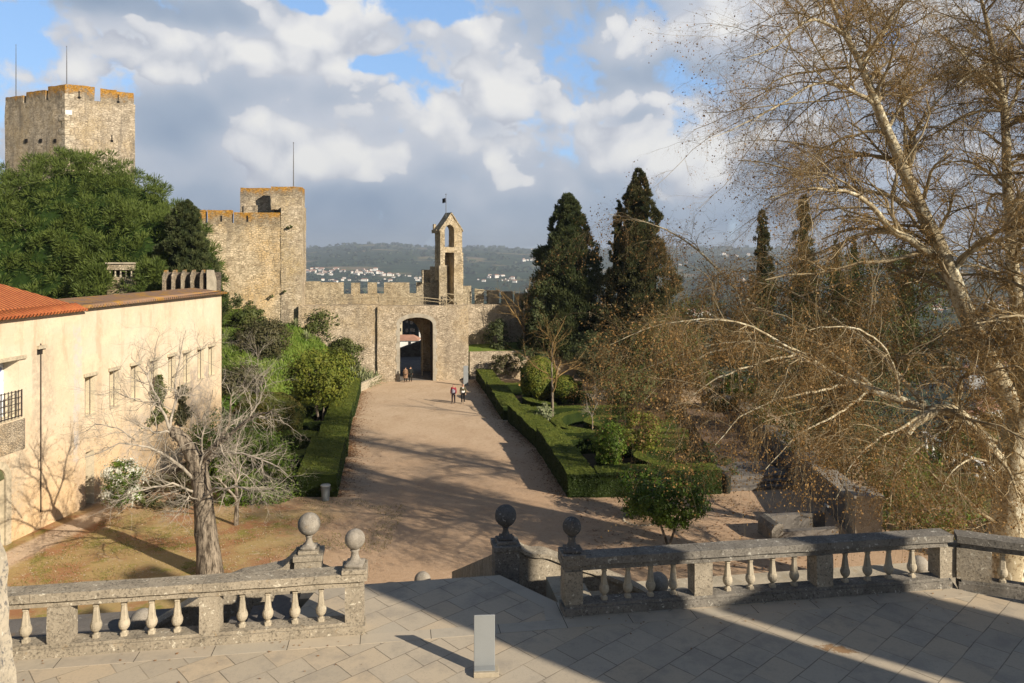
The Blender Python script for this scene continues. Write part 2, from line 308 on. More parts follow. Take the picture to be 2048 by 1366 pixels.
M_metal = flat('brushed_grey_metal', (.25, .265, .27), .42, .5, .08, 2)
M_white = flat('white_paint', (.75, .74, .70), .8, .2, .1)
M_pole = flat('pole_metal', (.12, .12, .12), .5, .4)
M_flag = flat('black_cloth', (.012, .012, .015), .8, .1)
M_bin = flat('bin_plastic', (.17, .19, .20), .5, .4, .15, 3)
def f_azul(g, pos):
    s = g.n('ShaderNodeSeparateXYZ', i={0: pos})
    q = g.n('ShaderNodeCombineXYZ', i={0: s.outputs[1], 1: s.outputs[2], 2: 0.0}).outputs[0]
    v = g.n('ShaderNodeTexVoronoi', feature='SMOOTH_F1', i={'Vector': q, 'Scale': 5.0}).outputs[0]
    n = g.noise(q, 14, 3, .6)
    c = g.mix(g.smooth(g.m('ADD', v, g.m('MULTIPLY', n, .25)), .38, .46), (.10, .16, .42), (.62, .66, .74)); return c, n, .002
M_azul = mat('blue_glazed_tile', f_azul, .3, .5)
def f_plane(g, pos):
    a = g.noise(g.vm('MULTIPLY', pos, (1, 1, .6)), 3.2, 5, .6, .5); b = g.noise(pos, 8, 4, .65)
    c = g.mix(g.smooth(a, .42, .47), (.58, .52, .37), (.38, .32, .21)); c = g.mix(g.smooth(g.noise(g.vm('MULTIPLY', pos, (1, 1, .5)), 5.0, 4, .6, .4), .56, .59), c, (.60, .56, .43)); c = g.mix(g.m('MULTIPLY', g.smooth(b, .53, .60), .8), c, (.20, .155, .09))
    return c, b, .015
M_plane = mat('plane_bark', f_plane, .85, .15)
def f_bark(g, pos):
    a = g.noise(g.vm('MULTIPLY', pos, (1, 1, .2)), 9, 6, .7); c = g.mix(g.smooth(a, .38, .62), (.06, .047, .035), (.30, .25, .19)); return c, a, .05
M_bark = mat('rough_bark', f_bark, .95, .1)
M_paletwig = flat('pale_twig', (.42, .37, .30), .9, .1, .45, 3)
M_browntwig = flat('brown_twig', (.31, .205, .085), .9, .1, .5, 1.2)
M_dryleaf = leafmat('dry_leaf', (.30, .175, .06), (.20, .12, .045), (.38, .24, .085), 1.0, .25)
M_pine = leafmat('pine_needles', (.07, .105, .02), (.12, .16, .032), (.18, .21, .055), .9, .3)
M_cyp = leafmat('cypress_leaf', (.05, .07, .026), (.09, .105, .038), (.14, .13, .05), 1.2, .22)
M_cypb = leafmat('cypress_leaf_brown', (.05, .06, .024), (.095, .09, .035), (.14, .11, .045), .8, .2)
M_orange = leafmat('citrus_leaf', (.045, .095, .012), (.09, .15, .018), (.17, .20, .03), 1.8, .3, .45)
M_yel = leafmat('yellow_green_leaf', (.11, .15, .02), (.19, .20, .03), (.30, .26, .04), 1.5, .3)
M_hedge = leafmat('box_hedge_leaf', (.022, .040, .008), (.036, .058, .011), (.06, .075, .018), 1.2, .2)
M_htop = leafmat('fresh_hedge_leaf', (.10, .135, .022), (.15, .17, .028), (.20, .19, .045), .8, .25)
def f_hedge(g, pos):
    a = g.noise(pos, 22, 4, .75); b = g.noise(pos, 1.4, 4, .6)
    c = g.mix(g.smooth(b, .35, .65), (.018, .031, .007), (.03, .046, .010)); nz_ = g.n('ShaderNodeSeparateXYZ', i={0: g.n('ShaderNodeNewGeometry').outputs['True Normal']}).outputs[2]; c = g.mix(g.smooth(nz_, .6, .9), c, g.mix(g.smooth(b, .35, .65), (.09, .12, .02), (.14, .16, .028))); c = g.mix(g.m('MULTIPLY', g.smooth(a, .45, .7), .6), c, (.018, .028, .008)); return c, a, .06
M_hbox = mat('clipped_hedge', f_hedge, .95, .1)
M_shrub = leafmat('olive_shrub_leaf', (.06, .085, .02), (.10, .115, .03), (.17, .16, .06), 1.0, .25)
M_dshrub = leafmat('dull_shrub_leaf', (.055, .06, .025), (.095, .085, .035), (.15, .12, .06), 1.3, .2)
M_bright = leafmat('bright_leaf', (.07, .13, .015), (.13, .20, .025), (.24, .27, .04), 1.4, .3)
M_flower = leafmat('white_blossom', (.62, .62, .52), (.75, .74, .66), (.25, .30, .1), 3, .2)
M_agave = leafmat('agave_blade', (.16, .20, .09), (.30, .31, .17), (.55, .52, .32), 6, .15)
M_farwood = leafmat('far_wood', (.014, .027, .013), (.032, .05, .02), (.05, .07, .03), .02, .1)
# ---------------------------------------------------------------- geometry helpers
def ray(px, Y): return (px - HX) / F * Y
def P(px, py, Y): return Vector((ray(px, Y), Y, CZ + (HY - py) / F * Y))
def gz(Y): return CZ - 11.07 - 0.0253 * Y
def G(px, py):
    Y = 11.07 * F / (py - 550.0); return Vector((ray(px, Y), Y, gz(Y)))
class MB:
    def __init__(s): s.v = []; s.f = []
    def add(s, vs, fs):
        o = len(s.v); s.v += [tuple(v) for v in vs]; s.f += [tuple(i + o for i in f) for f in fs]; return s
    def box(s, x0, x1, y0, y1, z0, z1):
        return s.add([(x0, y0, z0), (x1, y0, z0), (x1, y1, z0), (x0, y1, z0), (x0, y0, z1), (x1, y0, z1), (x1, y1, z1), (x0, y1, z1)],
                     [(0, 3, 2, 1), (4, 5, 6, 7), (0, 1, 5, 4), (1, 2, 6, 5), (2, 3, 7, 6), (3, 0, 4, 7)])
    def obox(s, o, u, v, a0, a1, b0, b1, z0, z1, dz=0.0):
        # box in the frame (o,u,v); dz = extra height at the a1 end
        pts = []
        for z in (0, 1):
            for a, b in ((a0, b0), (a1, b0), (a1, b1), (a0, b1)):
                zz = (z1 if z else z0) + (dz if a == a1 else 0)
                pts.append((o[0] + u[0] * a + v[0] * b, o[1] + u[1] * a + v[1] * b, zz))
        return s.add(pts, [(0, 3, 2, 1), (4, 5, 6, 7), (0, 1, 5, 4), (1, 2, 6, 5), (2, 3, 7, 6), (3, 0, 4, 7)])
    def prism(s, poly, z0, z1):
        n = len(poly); ar = sum(poly[i][0] * poly[(i + 1) % n][1] - poly[(i + 1) % n][0] * poly[i][1] for i in range(n))
        if ar < 0: poly = poly[::-1]
        f0 = z0 if callable(z0) else (lambda x, y: z0); f1 = z1 if callable(z1) else (lambda x, y: z1)
        vs = [(x, y, f0(x, y)) for x, y in poly] + [(x, y, f1(x, y)) for x, y in poly]
        return s.add(vs, [tuple(range(n - 1, -1, -1)), tuple(range(n, 2 * n))] + [(i, (i + 1) % n, n + (i + 1) % n, n + i) for i in range(n)])
    def face_ext(s, o, u, v, prof, b0, b1):
        # profile (a,z) polygon in plane (u,z), extruded along v from b0 to b1
        n = len(prof); ar = sum(prof[i][0] * prof[(i + 1) % n][1] - prof[(i + 1) % n][0] * prof[i][1] for i in range(n))
        if ar < 0: prof = prof[::-1]
        vs = [(o[0] + u[0] * a + v[0] * b, o[1] + u[1] * a + v[1] * b, z) for b in (b0, b1) for a, z in prof]
        return s.add(vs, [tuple(range(n)), tuple(range(2 * n - 1, n - 1, -1))] + [((i + 1) % n, i, n + i, n + (i + 1) % n) for i in range(n)])
    def lathe(s, c, prof, n=16, sq=0.0):
        vs = []; fs = []
        for z, r, *q in prof:
            k = q[0] if q else sq
            for i in range(n):
                t = 2 * math.pi * (i + .5) / n; cx, cy = math.cos(t), math.sin(t); m = max(abs(cx), abs(cy)); f = 1 - k + k / m * .92
                vs.append((c[0] + cx * r * f, c[1] + cy * r * f, c[2] + z))
        for j in range(len(prof) - 1):
            for i in range(n): fs.append((j * n + i, j * n + (i + 1) % n, (j + 1) * n + (i + 1) % n, (j + 1) * n + i))
        fs.append(tuple(range(n - 1, -1, -1))); L = (len(prof) - 1) * n; fs.append(tuple(range(L, L + n)))
        return s.add(vs, fs)
    def tube(s, pts, r, n=8):
        pts = np.array([tuple(p) for p in pts], float); rr = np.full(len(pts), r) if np.isscalar(r) else np.array(r, float)
        V, Q = tubes(pts[None], rr[None], n); o = len(s.v); s.v += [tuple(x) for x in V]; s.f += [tuple(int(i) + o for i in q) for q in Q]
        L = len(pts); s.f += [tuple(o + i for i in range(n - 1, -1, -1)), tuple(o + (L - 1) * n + i for i in range(n))]; return s
    def build(s, name, m, parent=None, smooth=False, bevel=0, rough=None, angle=40):
        vs = s.v
        if parent is not None:
            l = parent.location if parent.type == 'EMPTY' or parent.parent is None else parent.location + parent.parent.location
            vs = [(x - l[0], y - l[1], z - l[2]) for x, y, z in vs]
        me = bpy.data.meshes.new(name); me.from_pydata(vs, [], s.f)
        if rough:
            cell, amp = rough; bm = bmesh.new(); bm.from_mesh(me); bmesh.ops.remove_doubles(bm, verts=bm.verts, dist=1e-4)
            for _ in range(7):
                es = [e for e in bm.edges if e.calc_length() > cell * 1.5]
                if not es: break
                bmesh.ops.subdivide_edges(bm, edges=es, cuts=1, use_grid_fill=True)
            bmesh.ops.triangulate(bm, faces=[f for f in bm.faces if len(f.verts) > 4])
            for v in bm.verts:
                q = v.co * (.9 / cell * .6); v.co += mnoise.noise_vector(q) * amp + mnoise.noise_vector(q * 3.1) * amp * .35
            bm.to_mesh(me); bm.free()
        if smooth: me.shade_smooth()
        return link(name, me, m, parent, bevel)
def link(name, me, m, parent=None, bevel=0):
    o = bpy.data.objects.new(name, me); COL.objects.link(o)
    if m is not None and not me.materials: me.materials.append(m)
    if parent is not None: o.parent = parent
    if bevel:
        b = o.modifiers.new('bevel', 'BEVEL'); b.width = bevel; b.segments = 2; b.limit_method = 'ANGLE'
    return o
def tag(o, label, cat, group=None, kind=None):
    if label: o['label'] = label
    if cat: o['category'] = cat
    if group: o['group'] = group
    if kind: o['kind'] = kind
    return o
def thing(name, label, cat, loc, group=None):
    o = bpy.data.objects.new(name, None); COL.objects.link(o); o.location = Vector(loc); o.empty_display_size = .3
    return tag(o, label, cat, group)
def struct(o): o['kind'] = 'structure'; return o
def stuff(o): o['kind'] = 'stuff'; return o
def dup(root, loc=None, rz=None, label=None, scale=None):
    r = root.copy(); COL.objects.link(r)
    if loc is not None: r.location = Vector(loc)
    if rz is not None: r.rotation_euler = (0, 0, rz)
    if scale is not None: r.scale = scale if hasattr(scale, '__len__') else (scale,) * 3
    if label: r['label'] = label
    def kids(a, b):
        for ch in [c for c in bpy.data.objects if c.parent == a]:
            c = ch.copy(); COL.objects.link(c); c.parent = b; kids(ch, c)
    kids(root, r); return r
def npmesh(name, V, Q, m, parent=None, smooth=False):
    V = np.asarray(V, np.float32); Q = np.asarray(Q, np.int32)
    if parent is not None: V = V - np.array(parent.location, np.float32)
    k = Q.shape[1]; me = bpy.data.meshes.new(name)
    me.vertices.add(len(V)); me.vertices.foreach_set('co', V.ravel())
    me.loops.add(Q.size); me.loops.foreach_set('vertex_index', Q.ravel())
    me.polygons.add(len(Q)); me.polygons.foreach_set('loop_start', np.arange(0, Q.size, k, dtype=np.int32))
    me.update(calc_edges=True)
    if smooth: me.shade_smooth()
    return link(name, me, m, parent)
def nrm(a): return a / np.maximum(np.linalg.norm(a, axis=-1, keepdims=True), 1e-9)
def tubes(Pn, Rn, sides=3):
    Nn, K, _ = Pn.shape; T = np.gradient(Pn, axis=1); T = nrm(T)
    D = nrm(Pn[:, -1] - Pn[:, 0]); ref = np.eye(3)[np.argmin(np.abs(D), axis=1)][:, None, :]
    A = nrm(np.cross(T, np.broadcast_to(ref, T.shape))); B = np.cross(T, A)
    th = np.arange(sides) * 2 * np.pi / sides
    V = Pn[:, :, None, :] + Rn[:, :, None, None] * (np.cos(th)[None, None, :, None] * A[:, :, None, :] + np.sin(th)[None, None, :, None] * B[:, :, None, :])
    V = V.reshape(-1, 3); base = (np.arange(Nn) * K * sides)[:, None, None]; k = np.arange(K - 1)[None, :, None] * sides; i = np.arange(sides)[None, None, :]; j = (i + 1) % sides
    Q = np.stack([base + k + i, base + k + j, base + k + sides + j, base + k + sides + i], -1).reshape(-1, 4)
    return V, Q
def merge(lst):
    vs = []; qs = []; o = 0
    for V, Q in lst: vs.append(V); qs.append(Q + o); o += len(V)
    return np.concatenate(vs), np.concatenate(qs)
def rnd(n): return nrm(rng.normal(size=(n, 3)))
def quads(C, Nm, size, asp=.6, var=.35):
    """leaf quads at C facing roughly Nm"""
    n = len(C); A = nrm(np.cross(Nm, rnd(n))); B = np.cross(Nm, A)
    s = size * (1 + var * rng.normal(size=(n, 1))).clip(.4, 2.2); a = A * s * .5; b = B * s * .5 * asp
    V = np.stack([C - a, C + b * 1.0, C + a, C - b], 1).reshape(-1, 3); return V, np.arange(4 * n).reshape(n, 4)
def blades(C, D, length, width):
    """narrow blades rooted at C growing along D"""
    n = len(C); A = nrm(np.cross(D, rnd(n))) * width * .5; L = D * length * (.7 + .6 * rng.random((n, 1)))
    V = np.stack([C - A, C + A, C + L + A * .3, C + L - A * .3], 1).reshape(-1, 3); return V, np.arange(4 * n).reshape(n, 4)
def ell(c, r, n, inner=.55):
    d = rnd(n); k = (inner ** 3 + (1 - inner ** 3) * rng.random((n, 1))) ** (1 / 3); return np.array(c) + d * k * np.array(r), nrm(d / np.array(r))
def crown(c, r, lumps, per, leaf, lump=.32, inner=.6, up=.3, asp=.6, cut=None):
    """leaves gathered in lumps over an ellipsoid: uneven outline, gaps, light and dark clumps"""
    C, Nn = ell(c, r, lumps, inner)
    if cut is not None: k = C[:, 2] > cut; C, Nn = C[k], Nn[k]
    rr = lump * min(r) * (.6 + .8 * rng.random((len(C), 1)))
    i = np.repeat(np.arange(len(C)), per); d = rnd(len(i)); q = C[i] + d * rr[i] * (rng.random((len(i), 1)) ** .45) * np.array([1.1, 1.1, .8])
    nn = nrm(d * .8 + Nn[i] * .6 + rnd(len(i)) * .6 + np.array([0, 0, up])); return quads(q, nn, leaf, asp)
def grow(Pp, Rp, m, length, ang=.8, K=5, wander=.25, droop=0.0, up=0.0, tmin=.15, rfac=.55, rmax=None, tip=.35, lvar=.4, tpow=1.0):
    Nn = len(Pp); idx = np.repeat(np.arange(Nn), m); n = len(idx); Kp = Pp.shape[1]
    t = tmin + (1 - tmin) * rng.random(n) ** tpow; x = t * (Kp - 1); k = np.clip(x.astype(int), 0, Kp - 2); f = (x - k)[:, None]
    A = Pp[idx, k]; B = Pp[idx, k + 1]; pos = A * (1 - f) + B * f; T = nrm(B - A); r0 = Rp[idx, k] * (1 - f[:, 0]) + Rp[idx, k + 1] * f[:, 0]
    perp = nrm(np.cross(T, rnd(n))); a = ang * (.7 + .6 * rng.random((n, 1)))
    d = nrm(T * np.cos(a) + perp * np.sin(a) + np.array([0, 0, up]))
    L = length * (1 + lvar * rng.normal(size=n)).clip(.35, 2.0) * (1.15 - .5 * t)
    R0 = np.minimum(r0 * rfac, rmax if rmax else 9); pts = [pos]
    for s in range(K - 1):
        d = nrm(d + wander * rng.normal(size=(n, 3)) + np.array([0, 0, -droop])); pts.append(pts[-1] + d * (L / (K - 1))[:, None])
    Pn = np.stack(pts, 1); Rn = R0[:, None] * np.linspace(1, tip, K)[None, :]
    return Pn, Rn
def resample(pts, K):
    pts = np.array([tuple(p) for p in pts], float)
    d = np.r_[0, np.cumsum(np.linalg.norm(np.diff(pts[:, :3], axis=0), axis=1))]; t = np.linspace(0, d[-1], K)
    # catmull-ish smoothing by linear interpolation then averaging
    out = np.stack([np.interp(t, d, pts[:, i]) for i in range(pts.shape[1])], 1)
    for _ in range(2): out[1:-1] = (out[:-2] + 2 * out[1:-1] + out[2:]) / 4
    return out
def limb(spec, K=14):
    """spec: (px, py, Y, diameter in metres) list -> points, radii"""
    a = [tuple(P(x, y, Y)) + (dm / 2,) for x, y, Y, dm in spec]; o = resample(a, K)
    o[1:-1, :3] += rng.normal(size=(K - 2, 3)) * .02
    return o[:, :3], o[:, 3]
# ================================================================ GROUND, HILLS
TZ = CZ - 5.75; LZ = TZ - 1.45                       # terrace floor, landing floor
U = Vector((.988, .154, 0)); U.normalize(); Vv = Vector((-U.y, U.x, 0))
def sstep(x, a, b):
    t = np.clip((x - a) / (b - a), 0, 1); return t * t * (3 - 2 * t)
def vnoise(X, Y, sc, seed=0):
    out = np.zeros(np.shape(X))
    f = np.vectorize(lambda a, b: mnoise.noise((a * sc, b * sc, seed * 7.3)) + .5 * mnoise.noise((a * sc * 2.1, b * sc * 2.1, seed * 3.1 + 5)))
    return f(X, Y)
SKX = [-2500, 300, 600, 650, 700, 760, 850, 950, 1080, 1200, 1500, 1700, 2048, 4500]
SKY = [505, 503, 500, 496, 491, 489.5, 496, 496, 500, 501, 498, 505, 512, 512]
def height(X, Y, fine=True):
    X = np.asarray(X, float); Y = np.asarray(Y, float); D = np.hypot(X, Y)
    base = CZ - 11.07 - .0253 * np.clip(Y, 14, 90)
    # castle hill to the left, behind the long building
    lh = sstep(-X, 24.6, 40) * sstep(Y, 48, 66) * 6
    ri = sstep(X, 21 + .0 * Y, 70); rb = sstep(Y, 90, 330)
    px = HX + F * X / np.maximum(Y, 1.0)
    top = CZ + (HY - np.interp(px, SKX, SKY)) / F * 7000 + 6
    far = -88 + (top + 88) * sstep(D, 2300, 7000) ** .85
    drop = np.maximum(ri * sstep(D, 20, 200), rb)
    far = far + (vnoise(X, Y, 1 / 1500., 1) * 26 * sstep(D, 1200, 3000) * (1 - sstep(D, 6000, 7200)) if fine else 0)
    z = (base + lh) * (1 - drop) + far * drop
    z = z - ri * (1 - sstep(D, 200, 400)) * 1.0
    return z
rr = np.concatenate([[0.5, 4, 8, 12, 14], np.arange(15, 100, 1.0), np.geomspace(100, 9500, 110)])
tt = np.concatenate([np.linspace(-180, -60, 24, endpoint=False), np.linspace(-60, 62, 300, endpoint=False), np.linspace(62, 180, 24, endpoint=False)])
TT = np.radians(tt); RR, TH = np.meshgrid(rr, TT, indexing='ij'); GX = RR * np.sin(TH); GY = RR * np.cos(TH)
GZ = height(GX, GY); nR, nT = GX.shape
ii, jj = np.meshgrid(np.arange(nR - 1), np.arange(nT), indexing='ij'); j2 = (jj + 1) % nT
q = np.stack([ii * nT + jj, ii * nT + j2, (ii + 1) * nT + j2, (ii + 1) * nT + jj], -1).reshape(-1, 4)
gr = struct(npmesh('ground', np.stack([GX, GY, GZ], -1).reshape(-1, 3), q[:, ::-1], M_ground, smooth=True))

# bank of grass rising to the curtain wall
def bank_h(X, Y):
    e = -X - 14.6 + (Y - 66) * .09
    h = 6.2 * sstep(e, -.6, 9.5) * sstep(Y, 56, 69) + .3 * vnoise(X, Y, .45, 3) * sstep(e, .5, 3)
    return gz(Y) - .25 + h
bx, by = np.meshgrid(np.linspace(-46, -12.6, 90), np.linspace(54, 92, 90), indexing='ij')
bz = bank_h(bx, by); a, b = np.meshgrid(np.arange(89), np.arange(89), indexing='ij')
q = np.stack([a * 90 + b, (a + 1) * 90 + b, (a + 1) * 90 + b + 1, a * 90 + b + 1], -1).reshape(-1, 4)
struct(npmesh('grass_bank', np.stack([bx, by, bz], -1).reshape(-1, 3), q, M_grass, smooth=True))
def bankz(x, y): return float(bank_h(np.array(x), np.array(y)))

# ================================================================ TERRACE
O = Vector((-2.236, 11.41, 0))                        # foot of the left newel, front face line
def uv(a, b): return (O.x + U.x * a + Vv.x * b, O.y + U.y * a + Vv.y * b)
struct(MB().prism([uv(-16, -.02), uv(-16, -24), uv(34, -24), uv(16, -6), uv(10.05, -.02)], TZ - .4, TZ).build('terrace_floor', M_pave))
struct(MB().prism([uv(-16, -.02), uv(10.05, -.02), uv(10.3, .55), uv(3.15, .55), (.86, 12.34), (-.22, 13.52), (-3.35, 13.02), uv(-1.2, .55), uv(-16, .55)], TZ - .4, TZ - .001).build('terrace_border_floor', M_pave))
struct(MB().prism([uv(-16, -.30), uv(10.1, -.30), uv(10.1, -.02), uv(-16, -.02)], TZ - .1, TZ + .004).build('border_paving', M_border))
struct(MB().prism([uv(3.1, -.01), (.86, 12.30), (-.22, 13.5), (-.50, 13.44), (.52, 12.25), uv(2.8, -.01)], TZ - .1, TZ + .003).build('edge_paving', M_border))
wl = MB().prism([uv(-16, .5), uv(-16, .1), uv(12, .1), uv(12, .5)], -1.5, TZ - .4)
wl.prism([(.80, 12.2), (-.3, 13.4), (-3.25, 12.92), uv(-1.2, .3), uv(3, .3)], -1.5, TZ - .41)
tag(wl.build('retaining_wall', M_bal), 'stone wall below the balustrades that holds up the terrace', 'wall')
# landings on both sides of the head of the stairs
struct(MB().prism([uv(-16, .52), uv(-1.6, .52), uv(-1.6, 4.6), uv(-16, 4.6)], -1.0, LZ).build('landing_floor', M_land))
struct(MB().prism([uv(2.6, .56), uv(13.5, .56), uv(13.5, 4.35), uv(2.6, 4.35)], -1.0, LZ).build('landing_floor', M_newb))
def stairs(name, a0, a1, sgn, b0, b1, n, z0, z1, m):
    mb = MB(); st = (a1 - a0) / n
    for i in range(n):
        x0, x1 = a0 + st * i, a0 + st * (i + 1); mb.obox(O, U, Vv, min(x0, x1), max(x0, x1), b0, b1, -1.2, z0 - (z0 - z1) / (n + 1) * (i + 1))
    return struct(mb.build(name, m, bevel=.01))
stairs('side_steps', -1.25, -4.2, -1, .56, 1.95, 8, TZ, LZ, M_land)
stairs('side_steps', 3.2, 6.1, 1, .58, 1.95, 8, TZ, LZ, M_newb)
mb = MB()
mb.obox(O, U, Vv, -1.2, 1.7, 1.9, 2.2, -1.6, TZ - .24)
for i in range(31):
    b = 2.2 + i * .345; mb.obox(O, U, Vv, -1.2, 1.7, b, b + .347, -1.6, TZ - .46 - .172 * i)
struct(mb.build('main_steps', M_newb))

# ---- balusters, posts, balls
BAL = [(0, .062, 1), (.045, .062, 1), (.05, .042, .5), (.075, .036, 0), (.095, .058, 0), (.12, .080, 0), (.155, .093, 0), (.19, .093, 0), (.22, .082, 0), (.235, .074, .3), (.24, .064, 1), (.26, .062, 1), (.45, .038, 1), (.462, .050, 1), (.475, .050, 1), (.485, .043, 1), (.50, .058, 1), (.53, .058, 1)]
bal_mesh = None
def balustrade(p0, p1, items, label, frame=None, dz=0.0, cap_ext=(0.0, 0.0), mats=(M_bal, M_bal, M_newb), balname='baluster', group='balustrades along the edge of the terrace'):
    """p0,p1 foot of the front face; items: ('b',s) baluster, ('p',s,w) post, in metres from p0"""
    global bal_mesh
    p0 = Vector((p0[0], p0[1], 0)); p1 = Vector((p1[0], p1[1], 0)); u = (p1 - p0); L = u.length; u.normalize(); v = Vector((-u.y, u.x, 0))
    root = thing('stone_balustrade', label, 'balustrade', (p0.x, p0.y, TZ), group)
    bm_ = MB(); bm_.obox(p0, u, v, -cap_ext[0], L + cap_ext[1], .0, .34, TZ - .02, TZ + .125); bm_.obox(p0, u, v, -cap_ext[0] + .04, L + cap_ext[1] - .04, .03, .31, TZ + .124, TZ + .17)
    bm_.build('base_rail', mats[0], root, rough=(.16, .010))
    tp = MB().obox(p0, u, v, -cap_ext[0] + .03, L + cap_ext[1] - .03, .06, .28, TZ + .70, TZ + .80).build('under_rail', mats[1], root, rough=(.2, .006))
    n = max(1, int(L / 1.9)); st = (L + sum(cap_ext)) / n
    cm = MB()
    for i in range(n):
        a0 = -cap_ext[0] + st * i; cm.obox(p0, u, v, a0 - (.03 if i == 0 else -.003), a0 + st + (.03 if i == n - 1 else -.003), -.0, .335, TZ + .80, TZ + .92)
    cm.build('cap_rail', mats[1], root, rough=(.16, .009))
    for it in items:
        if it[0] == 'b':
            if bal_mesh is None:
                bb = MB().lathe((0, 0, 0), [(z, r * .86, k) for z, r, k in [(*q, 0)[:3] for q in BAL]], 16); bal_mesh = bpy.data.meshes.new('baluster'); bal_mesh.from_pydata(bb.v, [], bb.f); bal_mesh.materials.append(mats[2])
            o = bpy.data.objects.new('baluster', bal_mesh); COL.objects.link(o); o.parent = root
            q = p0 + u * it[1] + v * .17; o.location = (q.x - p0.x, q.y - p0.y, .17); o.rotation_euler = (0, 0, math.atan2(u.y, u.x)); 
        else:
            s, w_ = it[1], it[2]; top = .70
            MB().obox(p0, u, v, s - w_ / 2, s + w_ / 2, .03, .33, TZ + .172, TZ + top).build('post', M_bal, root, rough=(.14, .008))
    return root, p0, u, v
def s_of(px, p0, u):          # distance along the line where it meets the picture column px
    k = (px - HX) / F; return (k * p0.y - p0.x) / (u.x - k * u.y)
BALLP = [(0, .15, 1), (.05, .15, 1), (.06, .12, 0), (.09, .085, 0), (.15, .058, 0), (.21, .055, 0), (.235, .075, 0), (.25, .06, 0)]
def ball_on(c, r, root, name='ball', m=M_ball, neck=True, s=1.0):
    mb = MB()
    if neck: mb.lathe(c, [(z * s, q * s, k) for z, q, k in BALLP], 20)
    h = (.245 * s if neck else 0) + r; n = 24
    pr = [(h - r * math.cos(math.pi * i / 15), max(.002, r * math.sin(math.pi * i / 15)), 0) for i in range(16)]
    mb.lathe(c, pr, n); return mb.build(name, m, root, smooth=True)
# left balustrade
A0 = Vector((-9.2, 10.33, 0)); A1 = Vector((-2.236, 11.41, 0)); ua = (A1 - A0).normalized()
la = (A1 - A0).length
its = [('b', s_of(x, A0, ua)) for x in (40, 183, 240, 296, 348, 480, 532, 587, 640)] + [('p', s_of(114, A0, ua), .30), ('p', s_of(417, A0, ua), .28), ('b', s_of(-15, A0, ua)), ('b', s_of(-70, A0, ua))]
rt, p0, u, v = balustrade(A0, A1, its + [('p', la - .16, .28)], 'sunlit lichen-speckled stone balustrade left of the terrace opening, with a ball on its end post')
q = p0 + u * (la - .16) + v * .17
MB().obox(q, u, v, -.19, .19, -.2, .2, TZ + .922, TZ + .99).build('post_cap', M_bal, rt, bevel=.01)
ball_on((q.x, q.y, TZ + .99), .155, rt, 'ball_finial')
# right balustrade
B0 = Vector((.825, 11.93, 0)); B1 = Vector((7.62, 12.98, 0)); ub = (B1 - B0).normalized(); lb = (B1 - B0).length
its = [('b', s_of(x, B0, ub)) for x in (1214, 1262, 1308, 1354, 1464, 1510, 1555, 1599, 1702, 1747, 1790, 1837)] + [('p', .17, .30), ('p', s_of(1409, B0, ub), .31), ('p', s_of(1652, B0, ub), .30)]
rt, p0, u, v = balustrade(B0, B1, its + [('p', s_of(1912, B0, ub), .56)], 'long half-shaded balustrade right of the terrace opening, dark ball on its end post', mats=(M_bal_shade, M_bal_shade, M_newb))
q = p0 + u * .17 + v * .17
MB().obox(q, u, v, -.19, .19, -.2, .2, TZ + .922, TZ + .985).build('post_cap', M_bal_shade, rt, bevel=.01)
ball_on((q.x, q.y, TZ + .985), .152, rt, 'ball_finial', M_ball_shade)
C0 = Vector((7.66, 12.95, 0)); C1 = Vector((11.0, 11.55, 0)); uc = (C1 - C0).normalized()
balustrade(C0, C1, [('p', .28, .52), ('b', .72), ('b', 1.1), ('b', 1.5), ('b', 1.9), ('p', 2.35, .3), ('b', 2.8), ('b', 3.2)], 'short stone balustrade turning the right-hand corner of the terrace', cap_ext=(-.05, 0), mats=(M_bal_shade, M_bal_shade, M_newb))
# parapet walls and ball pedestals at the head of the stairs
def ped(c, label, w_=.46, zc=TZ + .47, r=.205, cat='pedestal', ms=M_bal, mb_=M_ball):
    root = thing('ball_pedestal', label, cat, (c[0], c[1], LZ), 'ball-topped stone pedestals at the head of the stairs')
    o = Vector((c[0], c[1], 0)); h = w_ / 2
    MB().obox(o, U, Vv, -h, h, -h, h, -1.2, zc - .16).build('shaft', ms, root, rough=(.14, .008))
    m2 = MB(); m2.obox(o, U, Vv, -h - .03, h + .03, -h - .03, h + .03, zc - .159, zc - .06); m2.obox(o, U, Vv, -h + .05, h - .05, -h + .05, h - .05, zc - .06, zc)
    m2.build('pedestal_cap', ms, root, bevel=.012)
    ball_on((c[0], c[1], zc), r, root, 'ball_finial', mb_, s=.95); return root
ped((-.12, 14.2), 'stone pedestal with a dark grey ball, right of the stair head and in shade', zc=TZ + .40, ms=M_bal_shade, mb_=M_ball_shade)
ped((-3.72, 13.75), 'sunlit stone pedestal with a ball, standing behind the left balustrade', zc=TZ + .40)
